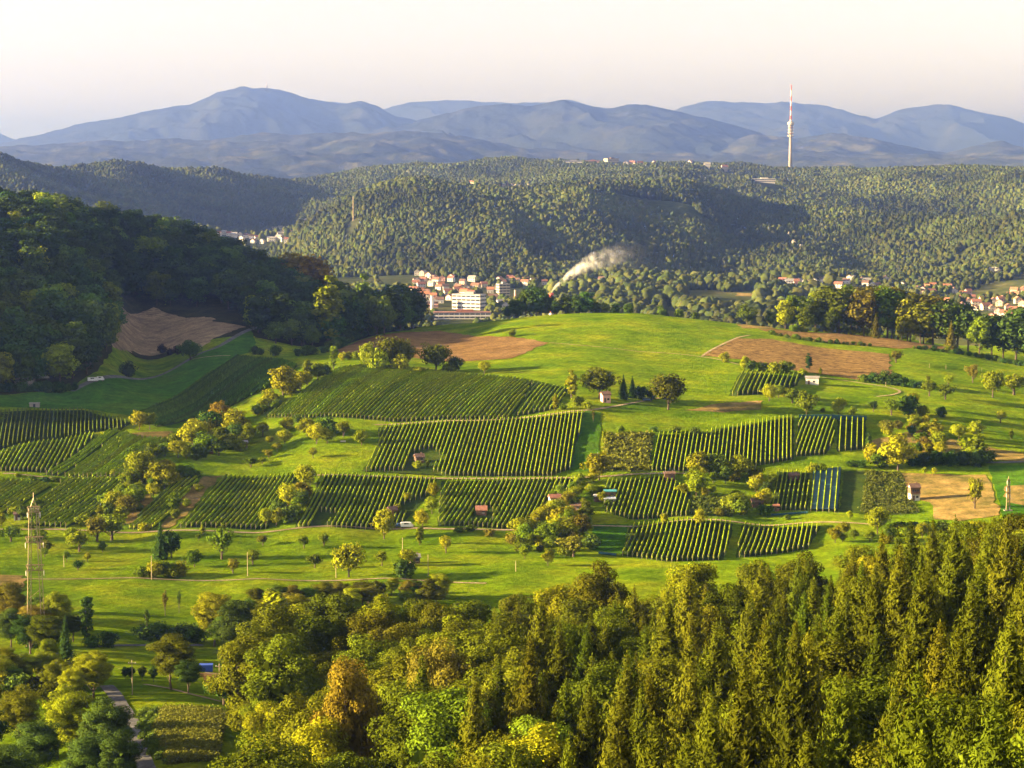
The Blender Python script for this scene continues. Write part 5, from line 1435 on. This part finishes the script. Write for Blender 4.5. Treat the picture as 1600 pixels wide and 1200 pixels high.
# ------------------------------------------------------------------ huts, vehicles, poles and pylons
def hut(px, py, w, d, h, rh, wall, roof, rz, label, name='hut', ymin=640, upper=None, door='wood'):
    X, Y = pix(px, py, ymin)
    r = empty(name, (X, Y, z1(X, Y)), rz); tag(r, label, 'hut')
    W, R = gable(w, d, h, rh, 0.35)
    W.build('wall', M[wall], r); R.build('roof', M[roof], r)
    dr = MB().box(-w*.32, -w*.32+.9, -d/2-.05, -d/2+.03, 0.0, min(1.95, h-.2)).build('door', M[door], r)
    MB().box(-w*.32+.72, -w*.32+.80, -d/2-.10, -d/2-.05, .95, 1.08).build('handle', M['steel'], dr)
    wd = MB().box(w*.06, w*.06+1.0, -d/2-.05, -d/2+.03, 0.95, min(1.85, h-.25)).build('window', M['dark'], r)
    MB().box(w*.06-.08, w*.06+1.08, -d/2-.12, -d/2-.02, 0.85, 0.94).build('sill', M['white'], wd)
    MB().box(-w/2-.05, -w/2+.03, -.5, .5, 0.95, min(1.85, h-.25)).build('window', M['dark'], r)
    MB().box(w*.25, w*.25+.4, d*.1, d*.1+.4, h+rh*.3, h+rh+.7).build('chimney', M['roof_brown'], r)
    if upper:
        MB().box(-w/2-.06, w/2+.06, -d/2-.9, d/2+.06, upper, upper+.18).build('balcony', M['wood'], r)
        MB().box(-w/2-.08, w/2+.08, -d/2-.08, d/2+.08, upper+.19, h-.05).build('upper_cladding', M['wood'], r)
        for i in range(3):
            MB().box(-w*.36+i*w*.26, -w*.36+i*w*.26+.7, -d/2-.14, -d/2-.06, upper+.9, upper+1.7).build('window', M['dark'], r)
        b = MB()
        for i in range(9): b.box(-w/2+i*w/8-.03, -w/2+i*w/8+.03, -d/2-.88, -d/2-.82, upper+.18, upper+1.0)
        b.box(-w/2-.05, w/2+.05, -d/2-.9, -d/2-.8, upper+1.0, upper+1.08).build('railing', M['wood'], r)
    return r
hut(1269, 600, 6.2, 4.5, 3.1, .5, 'white', 'roof_grey', -.15, 'pale square hut below the ploughed field')
hut(946, 628, 3.6, 4.0, 3.4, 1.0, 'pink', 'roof_brown', .25, 'pinkish hut under the big tree on the hill')
hut(1428, 781, 3.6, 3.6, 4.9, 1.2, 'white', 'roof_brown', .15, 'two-storey hut with wooden upper floor in the golden meadow', upper=2.5)
hut(867, 787, 4.2, 3.6, 2.4, 1.0, 'white', 'roof_red', .2, 'little white hut with red roof beside the lower vines')
hut(655, 722, 3.4, 3.0, 2.2, 1.0, 'wood', 'roof_brown', .3, 'brown wooden hut inside the largest vine plot')
hut(752, 804, 3.8, 3.2, 1.9, 1.2, 'wood', 'roof_red', .05, 'little tiled hut in the lower vine plot')
hut(613, 806, 3.0, 2.6, 2.4, .9, 'wood', 'roof_brown', .4, 'small brown shed left of the parked trailer', 'shed')
hut(327, 708, 3.4, 3.0, 2.4, .9, 'wood', 'roof_red', .1, 'dark red shed in the thicket of the left slope', 'shed')
hut(378, 699, 4.4, 3.0, 2.2, .5, 'wood', 'roof_grey', .2, 'open grey shed right of the thicket', 'shed')
hut(1046, 750, 4.0, 3.0, 2.6, .5, 'roof_brown', 'roof_brown', .05, 'brown shed at the end of the middle track', 'shed')
hut(953, 777, 4.2, 3.0, 2.4, .3, 'wood', 'teal', .05, 'garden shed with a turquoise roof', 'shed')
hut(952, 787, 4.0, 2.6, 2.0, .3, 'roof_grey', 'carwhite', .1, 'grey roofed shed below the turquoise one', 'shed')
hut(934, 783, 2.6, 2.2, 2.0, .4, 'wood', 'white', .2, 'small white roofed shed left of the turquoise roof', 'shed')
hut(900, 798, 4.0, 2.8, 2.2, .9, 'wood', 'roof_brown', -.1, 'brown shed in the bushes below the white hut', 'shed')
hut(1183, 792, 4.0, 2.8, 2.2, .9, 'wood', 'roof_brown', .1, 'brown garden shed among bushes above the lowest track', 'shed')
hut(1145, 797, 3.0, 2.4, 1.9, .6, 'wood', 'roof_red', .1, 'low red shed left of the brown garden shed', 'shed')
hut(1240, 750, 3.6, 2.6, 2.0, .7, 'wood', 'roof_brown', .1, 'shed at the head of the rows beside the netted vines', 'shed')
hut(1213, 798, 1.9, 1.6, 1.9, .3, 'roof_red', 'roof_orange', .0, 'small orange box shed at the corner of the vine rows', 'shed')
hut(266, 897, 3.4, 2.6, 2.1, .7, 'wood', 'pink', .1, 'shed hidden in bushes below the tall conifer', 'shed', ymin=640)
hut(648, 880, 3.2, 2.6, 2.2, .8, 'wood', 'roof_grey', .2, 'dark shed behind the round bush in the valley', 'shed')
hut(27, 812, 2.2, 2.0, 2.1, .6, 'white', 'roof_brown', .2, 'little white garden shed behind the near pylon', 'shed')

def box_thing(px, py, w, d, h, mat, rz, label, name, cat, ymin=640, legs=False):
    X, Y = pix(px, py, ymin)
    r = empty(name, (X, Y, z1(X, Y)), rz); tag(r, label, cat)
    MB().add([(-w/2,-d/2,.15),(w/2,-d/2,.15),(w/2,d/2,.15),(-w/2,d/2,.15),(-w/2,-d/2,h),(w/2,-d/2,h),(w/2,d/2,h),(-w/2,d/2,h)],
             [(0,3,2,1),(4,5,6,7),(0,1,5,4),(1,2,6,5),(2,3,7,6),(3,0,4,7)]).build('body', M[mat], r)
    for i in range(7):
        x = -w/2+w*(i+.5)/7
        MB().box(x-.05, x+.05, -d/2-.06, -d/2, .2, h-.08).build('rib', M[mat], r)
    MB().box(-w/2-.05, w/2+.05, -d/2-.07, d/2+.05, h+.005, h+.1).build('lid', M[mat], r)
    for sx in (-1, 1):
        MB().box(sx*w*.4-.1, sx*w*.4+.1, -d/2, d/2, -.1, .15).build('skid', M['rubber'], r)
    return r
box_thing(322, 1049, 3.4, 2.2, 1.75, 'blue', .08, 'bright blue container at the edge of the small bare plot', 'container', 'container', ymin=480)

def car(px, py, L, H, mat, rz, label, name, cat, ymin=640, van=False):
    X, Y = pix(px, py, ymin)
    r = empty(name, (X, Y, z1(X, Y)+.05), rz); tag(r, label, cat)
    w = L*.2
    if van: prof = [(-.5,.28),(-.5,.9),(-.46,1.0),(.30,1.0),(.42,.66),(.5,.55),(.5,.28)]
    else: prof = [(-.5,.28),(-.5,.62),(-.36,.68),(-.26,1.0),(.10,1.0),(.24,.68),(.46,.58),(.5,.5),(.5,.28)]
    n = len(prof)
    V = [(x*L, s*w, z*H) for s in (-1, 1) for x, z in prof]
    MB().add(V, [tuple(range(n)), tuple(range(2*n-1, n-1, -1))]+[(i, n+i, n+(i+1) % n, (i+1) % n) for i in range(n)]).build('body', M[mat], r)
    for s in (-1, 1):
        MB().box(-.24*L, -.02*L, s*w-.02, s*w+.02, .70*H, .93*H).build('side_window', M['dark'], r)
        MB().box(.0*L, .11*L, s*w-.021, s*w+.021, .70*H, .92*H).build('side_window', M['dark'], r)
        for x in (-.32, .32):
            wh = MB().lathe([(.02, -.1), (.3, -.1), (.33, 0), (.3, .1), (.02, .1)], 14).build('wheel', M['rubber'], r, (x*L, s*w*.95, .3), (math.pi/2, 0, 0))
            MB().lathe([(.02, -.11), (.17, -.115), (.17, .115), (.02, .11)], 12).build('rim', M['steel'], wh)
        MB().box(.49*L, .505*L, s*w*.7-.15, s*w*.7+.15, .42*H, .5*H).build('headlight', M['white'], r)
    return r
car(636, 825, 4.6, 2.1, 'carwhite', .1, 'white van parked on the track below the vines', 'parked_van', 'van', van=True)
car(625, 824, 4.0, 1.5, 'carblue', .15, 'dark car parked left of the white van', 'parked_car', 'car')
car(1011, 627, 4.4, 1.6, 'carblue', .2, 'dark blue car on the track by the big round tree', 'parked_car', 'car')
car(67, 593, 6.0, 2.4, 'carwhite', .3, 'white trailer at the edge of the dark woods, left', 'parked_trailer', 'trailer', van=True)
car(145, 597, 5.0, 2.3, 'carwhite', .3, 'pale blue van beside the shaded lane', 'parked_van', 'van', van=True)
car(157, 596, 3.6, 2.4, 'carwhite', .1, 'white van right of the pale blue one', 'parked_van', 'van', van=True)
car(396, 509, 4.4, 1.6, 'carwhite', .6, 'white car at the top of the shaded lane', 'parked_car', 'car')

def bench(px, py, label):
    X, Y = pix(px, py); r = empty('bench', (X, Y, z1(X, Y)), .1); tag(r, label, 'bench')
    MB().box(-1.1, 1.1, -.22, .22, .42, .5).build('seat', M['white'], r)
    MB().box(-1.1, 1.1, .2, .26, .55, .95).build('backrest', M['white'], r)
    for x in (-.9, .9): MB().box(x-.06, x+.06, -.2, .25, -.1, .42).build('leg', M['wood'], r)
bench(536, 692, 'pale bench in the orchard left of the largest vine plot')

def water_tank(px, py, label):
    X, Y = pix(px, py); r = empty('spring_house', (X, Y, z1(X, Y)), .1); tag(r, label, 'hut')
    MB().box(-2.2, 2.2, -1.2, 1.6, -1, 1.7).build('wall', M['concrete'], r)
    MB().box(-2.4, 2.4, -1.3, 1.7, 1.71, 1.95).build('roof', M['roof_grey'], r)
    MB().box(-.5, .5, -1.26, -1.19, 0, 1.5).build('door', M['dark'], r)
water_tank(54, 636, 'grey concrete spring house above the shaded vines')

def pole(px, py, top, label, ymin=640, arm=False):
    X, Y = pix(px, py, ymin); H = (py-top)/FPX*Y
    r = empty('utility_pole', (X, Y, z1(X, Y))); tag(r, label, 'pole', 'wooden poles in the valley')
    MB().lathe([(.13, -.6), (.09, H)], 8).build('shaft', M['post'], r)
    MB().lathe([(.10, H), (.02, H+.15)], 8).build('cap', M['steel'], r)
    if arm:
        MB().box(-.9, .9, -.06, .06, H-.7, H-.56).build('crossarm', M['post'], r)
        for x in (-.75, 0, .75): MB().lathe([(.06, H-.56), (.07, H-.4), (.03, H-.36)], 8).build('insulator', M['white'], r, (x, 0, 0))
for px, py, tp_, lb, ym, ar in ((237,906,868,'pole in front of the bushes below the tall conifer',640,False),(387,900,862,'pole beside the small brown tree at the meadow track',640,False),
                         (525,903,866,'pole left of the big yellow-green orchard tree',640,False),(669,900,866,'pole right of the round dark bush in the valley',640,False),
                         (100,886,868,'short pole in the left valley orchard',640,False),(629,866,840,'leaning pole above the round dark bush',640,False),
                         (806,893,876,'short pole at the forest edge in the valley meadow',640,False),(207,1086,1030,'tall pole in the lower meadow left of the big tree',450,True),
                         (343,1076,1036,'pole with crossarm beside the small bare plot',450,True),(12,1078,1038,'pole at the lower left edge',430,False),
                         (1384,603,597,'short white marker post at the curved track',640,False),(384,690,668,'pole beside the open grey shed',640,False),(476,505,480,'pale dead pole in front of the dark woods',1100,False)):
    pole(px, py, tp_, lb, ym, ar)

# power pylons
def pylon(px, Y, base_py, top_py, label, sc=1.0):
    X = at(px, Y); z0 = z1(X, Y)
    H = (245-top_py)/FPX*Y+CAMZ-z0
    r = empty('power_pylon', (X, Y, z0), 0.12); tag(r, label, 'pylon')
    half0, half1 = H*.048, H*.022
    top = H*.90
    def cx(z): return half0+(half1-half0)*min(1, z/top)
    m = .016*H*.62
    for s in (-1, 1):
        b = MB()
        N = 17
        for k in range(N):
            a, c = top*k/N, top*(k+1)/N
            wa, wc = m*(1.25-.5*k/N), m*(1.25-.5*(k+1)/N)
            A = [(s*cx(a)+i*wa, j*wa, a) for i, j in ((1,1),(1,-1),(-1,-1),(-1,1))]
            Cc = [(s*cx(c)+i*wc, j*wc, c) for i, j in ((1,1),(1,-1),(-1,-1),(-1,1))]
            for i in range(4):
                b.bar(A[i], Cc[i], .042*sc)
                b.bar(A[i], Cc[(i+1) % 4] if k % 2 else Cc[(i-1) % 4], .024*sc)
        b.build('lattice_leg', M['steel'], r)
    for lev, over in ((.50, 1.0), (.68, 1.25), (.875, .75)):
        z = top*lev/.9 if lev < .9 else top
        z = H*lev
        e = cx(z)+over*H*.022
        b = MB()
        for y in (-m*1.2, m*1.2):
            b.bar((-e, y, z), (e, y, z), .06*sc).bar((-e, y, z+H*.035), (e, y, z+H*.035), .06*sc)
            n = 8
            for i in range(n):
                x0, x1 = -e+2*e*i/n, -e+2*e*(i+1)/n
                b.bar((x0, y, z if i % 2 else z+H*.035), (x1, y, z+H*.035 if i % 2 else z), .04*sc)
        b.bar((-e, -m*1.2, z), (-e, m*1.2, z), .05*sc).bar((e, -m*1.2, z), (e, m*1.2, z), .05*sc)
        cr = b.build('crossarm', M['steel'], r)
        for s in (-1, 1):
            MB().lathe([(.05*sc, 0), (.13*sc, -.3), (.13*sc, -1.3), (.04*sc, -1.6)], 8).build('insulator', M['white'], cr, (s*e, 0, z))
    b = MB()
    for s in (-1, 1):
        b.bar((s*half1, 0, top), (0, 0, H*.965), .06*sc)
        for z in (.15, .32): b.bar((-cx(H*z), 0, H*z), (cx(H*(z+.06)), 0, H*(z+.06)), .04*sc)
    b.bar((0, 0, H*.93), (0, 0, H), .07*sc)
    b.build('spire', M['steel'], r)
    for s in (-1, 1): MB().box(s*half0-.9, s*half0+.9, -.9, .9, -1.5, .35).build('footing', M['concrete'], r)
pylon(45, 600, 1020, 772, 'tall double-legged lattice power pylon at the left edge')
pylon(1583, 850, 800, 746, 'lattice pylon head behind the forest at the right edge', 1.0)

# blue nets
def net_over(root, pts, lift, name='net'):
    f = patch_xy(name, PP(pts), M['net'], lift, amp=0.1)
    if 'kind' in f: del f['kind']
    f.parent = root; f.location = -root.location
    return f
net_over(vnet, [(1266,799),(1271,738),(1314,733),(1308,800)], 1.0)
def net_strip(label, a, b, h):
    P0, P1 = pix(*a), pix(*b)
    n = 40; V, F = [], []
    for i in range(n+1):
        t = i/n; x, y = P0[0]+(P1[0]-P0[0])*t, P0[1]+(P1[1]-P0[1])*t
        z = z1(x, y); j = .12*math.sin(i*2.1)
        V += [(x, y+j, z+.1), (x, y-j, z+h*.5), (x+.1, y+.1, z+h+.08*math.sin(i*1.3)), (x, y+1.2, z+h*.95)]
    for i in range(n):
        for k in range(3): F.append((i*4+k, (i+1)*4+k, (i+1)*4+k+1, i*4+k+1))
    o = obj('net', mesh('net', V, F, [M['net']])); tag(o, label, 'net')
net_strip('dark blue net along the head of the slanting and upright rows', (1248,655), (1354,657), 2.0)
net_strip('low blue net lying beside the lowest track', (1205,806), (1262,802), 0.7)
net_strip('blue sheet at the left end of the lowest vine plot', (935,866), (963,869), 0.8)

# leafy crops: many plants, counted by nobody
def crop(label, pts, ymin, n, h, hue, name='crop_plants', rows=None, leaf=.34, var=.4):
    P = PP(pts, ymin)
    rng = np.random.default_rng(len(label)*7)
    xs = [p[0] for p in P]; ys = [p[1] for p in P]
    Q = []
    while len(Q) < n:
        x, y = rng.uniform(min(xs), max(xs)), rng.uniform(min(ys), max(ys))
        if rows: x = round(x/rows)*rows+rng.normal()*.06
        if inside(P, x, y): Q.append((x, y))
    Q = np.array(Q); z = zat(Q[:, 0], Q[:, 1])
    m = 9
    base = np.repeat(np.concatenate([Q, z[:, None]], 1), m, 0)
    hh = np.repeat(h*rng.uniform(1-var, 1+var*.6, n), m)
    off = rng.normal(size=(n*m, 3))*np.array([.36, .36, .3])*hh[:, None]
    c = base+off+np.array([0, 0, 1])*hh[:, None]*.5
    c[:, 2] = np.maximum(c[:, 2], base[:, 2]+.05)
    V, F = cards(c, rng.normal(size=(n*m, 3))+np.array([0, -.2, .8]), hh*leaf, rng, 1.2)
    o = obj(name, mesh(name, V, F, [mat_leaf('crop_leaf', hue, .15, .25, .02)], tint=np.repeat(np.repeat(rng.uniform(.1, .9, n), m), 4)))
    tag(o, label, 'crop', kind='stuff')
crop('leafy vegetables of the plot left of the golden meadow', [(1354,736),(1406,739),(1436,801),(1344,803)], 640, 1100, .9, (0.12,0.13,0.02))
crop('bushy beans of the plot left of the upright rows', [(946,680),(1018,680),(1013,736),(942,736)], 640, 900, 1.5, (0.14,0.16,0.018))
crop('vegetable rows above the lowest track', [(1082,778),(1149,777),(1144,807),(1080,807)], 640, 420, 1.0, (0.10,0.14,0.02))
crop('ripening maize beside the curving lane', [(255,1110),(352,1115),(345,1150),(338,1190),(264,1195),(240,1140)], 330, 9000, 1.1, (0.15,0.165,0.025), rows=0.75, leaf=.18, var=.12)
crop('maize rows along the curving lane', [(215,1113),(253,1110),(240,1140),(262,1195),(232,1180),(217,1150)], 330, 1800, 1.0, (0.10,0.15,0.02), rows=2.2, leaf=.2, var=.15)

# a few fruit tree stakes on the right hand meadow
for i, (px, py) in enumerate(((1452,575),(1478,577),(1507,578),(1534,581))):
    X, Y = pix(px, py); r = empty('stake', (X, Y, z1(X, Y))); tag(r, 'thin wooden stake in the right hand meadow, '+ordinal(i)+' from left', 'stake', 'stakes on the right hand meadow')
    MB().lathe([(.10, -.4), (.08, 2.4)], 6).build('shaft', M['post'], r)

# ------------------------------------------------------------------ smoke from the chimney
def smoke():
    Y = 2450.0
    line = [(861.5,456,2.4),(866,449,3.5),(874,442,5.5),(884,433,8),(895,425,11),(908,416,14),(922,409,17),(938,404,20),(956,400,23),(980,398,27),(1010,397,30),(1045,398,30),(1080,400,26)]
    P = [Vector((at(px, Y), Y, (245-py)/FPX*Y+CAMZ)) for px, py, w in line]
    b = MB()
    b.tube([p-P[0] for p in P], [w/FPX*Y*.98 for _, _, w in line], 14)
    m, n, l = new_mat('smoke')
    out = n.new('ShaderNodeOutputMaterial'); pv = n.new('ShaderNodeVolumePrincipled')
    pv.inputs['Color'].default_value = (0.99, 0.99, 0.99, 1); pv.inputs['Anisotropy'].default_value = 0.0
    tc = n.new('ShaderNodeTexCoord'); sx = n.new('ShaderNodeSeparateXYZ')
    l.new(tc.outputs['Object'], sx.inputs[0])
    fall = n.new('ShaderNodeMapRange'); fall.inputs['From Min'].default_value = 0; fall.inputs['From Max'].default_value = 148
    fall.inputs['To Min'].default_value = 1; fall.inputs['To Max'].default_value = 0
    l.new(sx.outputs['X'], fall.inputs['Value'])
    pw = n.new('ShaderNodeMath'); pw.operation = 'POWER'; pw.inputs[1].default_value = 6.0; l.new(fall.outputs[0], pw.inputs[0])
    nz = n.new('ShaderNodeTexNoise'); nz.inputs['Scale'].default_value = 0.13; nz.inputs['Detail'].default_value = 5
    l.new(tc.outputs['Object'], nz.inputs['Vector'])
    cr = n.new('ShaderNodeMapRange'); cr.inputs['From Min'].default_value = 0.40; cr.inputs['From Max'].default_value = 0.68; cr.inputs['To Max'].default_value = 1.0
    l.new(nz.outputs['Fac'], cr.inputs['Value'])
    mu = n.new('ShaderNodeMath'); mu.operation = 'MULTIPLY'; l.new(pw.outputs[0], mu.inputs[0]); l.new(cr.outputs[0], mu.inputs[1])
    ad = n.new('ShaderNodeMath'); ad.operation = 'MULTIPLY'; ad.inputs[1].default_value = 0.7; l.new(mu.outputs[0], ad.inputs[0])
    # thins out away from the centre line of the plume
    def curve(vals, lo, hi):
        mr = n.new('ShaderNodeMapRange'); mr.inputs['From Max'].default_value = P[-1].x-P[0].x; l.new(sx.outputs['X'], mr.inputs['Value'])
        rp = n.new('ShaderNodeValToRGB'); e = rp.color_ramp.elements
        while len(e) < len(P): e.new(.5)
        for k, v in enumerate(vals):
            g = (v-lo)/(hi-lo); e[k].position = (P[k].x-P[0].x)/(P[-1].x-P[0].x); e[k].color = (g, g, g, 1)
        l.new(mr.outputs[0], rp.inputs['Fac'])
        o2 = n.new('ShaderNodeMapRange'); o2.inputs['To Min'].default_value = lo; o2.inputs['To Max'].default_value = hi
        l.new(rp.outputs['Color'], o2.inputs['Value']); return o2.outputs[0]
    def mth(op, a_, b_):
        m_ = n.new('ShaderNodeMath'); m_.operation = op
        for i, q in enumerate((a_, b_)):
            if isinstance(q, (int, float)): m_.inputs[i].default_value = q
            else: l.new(q, m_.inputs[i])
        return m_.outputs[0]
    zc = curve([p.z-P[0].z for p in P], 0.0, 45.0)
    rc = curve([w_/FPX*Y*.95 for _, _, w_ in line], 0.0, 30.0)
    dz = mth('SUBTRACT', sx.outputs['Z'], zc)
    rr = mth('DIVIDE', mth('SQRT', mth('ADD', mth('MULTIPLY', dz, dz), mth('MULTIPLY', sx.outputs['Y'], sx.outputs['Y'])), 0), rc)
    edge = n.new('ShaderNodeMapRange'); edge.inputs['From Min'].default_value = 1.0; edge.inputs['From Max'].default_value = 0.15
    l.new(rr, edge.inputs['Value'])
    fin = mth('MULTIPLY', ad.outputs[0], edge.outputs[0])
    l.new(fin, pv.inputs['Density']); l.new(pv.outputs[0], out.inputs['Volume'])
    o = b.build('smoke', m, None, P[0]); tag(o, 'white smoke drifting from the banded chimney', 'smoke', kind='stuff')
smoke()

# ------------------------------------------------------------------ the hazy air
HAZE = 5.8e-5
def haze():
    m, n, l = new_mat('hazy_air')
    out = n.new('ShaderNodeOutputMaterial'); pv = n.new('ShaderNodeVolumePrincipled')
    pv.inputs['Color'].default_value = (0.24, 0.38, 1.0, 1); pv.inputs['Absorption Color'].default_value = (0.35, 0.35, 0.35, 1); pv.inputs['Density'].default_value = HAZE; pv.inputs['Anisotropy'].default_value = 0.75
    l.new(pv.outputs[0], out.inputs['Volume'])
    o = MB().box(-36000, 36000, -400, 60000, float(GZW.min())-1.0, 1180).build('haze', m)
    tag(o, 'thin bluish evening haze over the whole landscape', 'haze', kind='stuff')
haze()
# things that share a label are told apart by their order across the view
_by = {}
for o in bpy.data.objects:
    if o.parent is None and 'label' in o and 'category' in o and 'kind' not in o: _by.setdefault(o['label'], []).append(o)
for lab, os_ in _by.items():
    if len(os_) < 2: continue
    os_.sort(key=lambda o: o.location.x/o.location.y)
    for i, o in enumerate(os_):
        q = lab+', '+('leftmost' if i == 0 else 'rightmost' if i == len(os_)-1 else ordinal(i)+' from left')
        if len(q.split()) <= 16: o['label'] = q
        
print('ROWS', NROWS, 'OBJ', len(bpy.data.objects), 'forest', n1, n2, 'hill', len(cand))
print('TRIS', sum(len(m_.polygons) for m_ in bpy.data.meshes)*2)
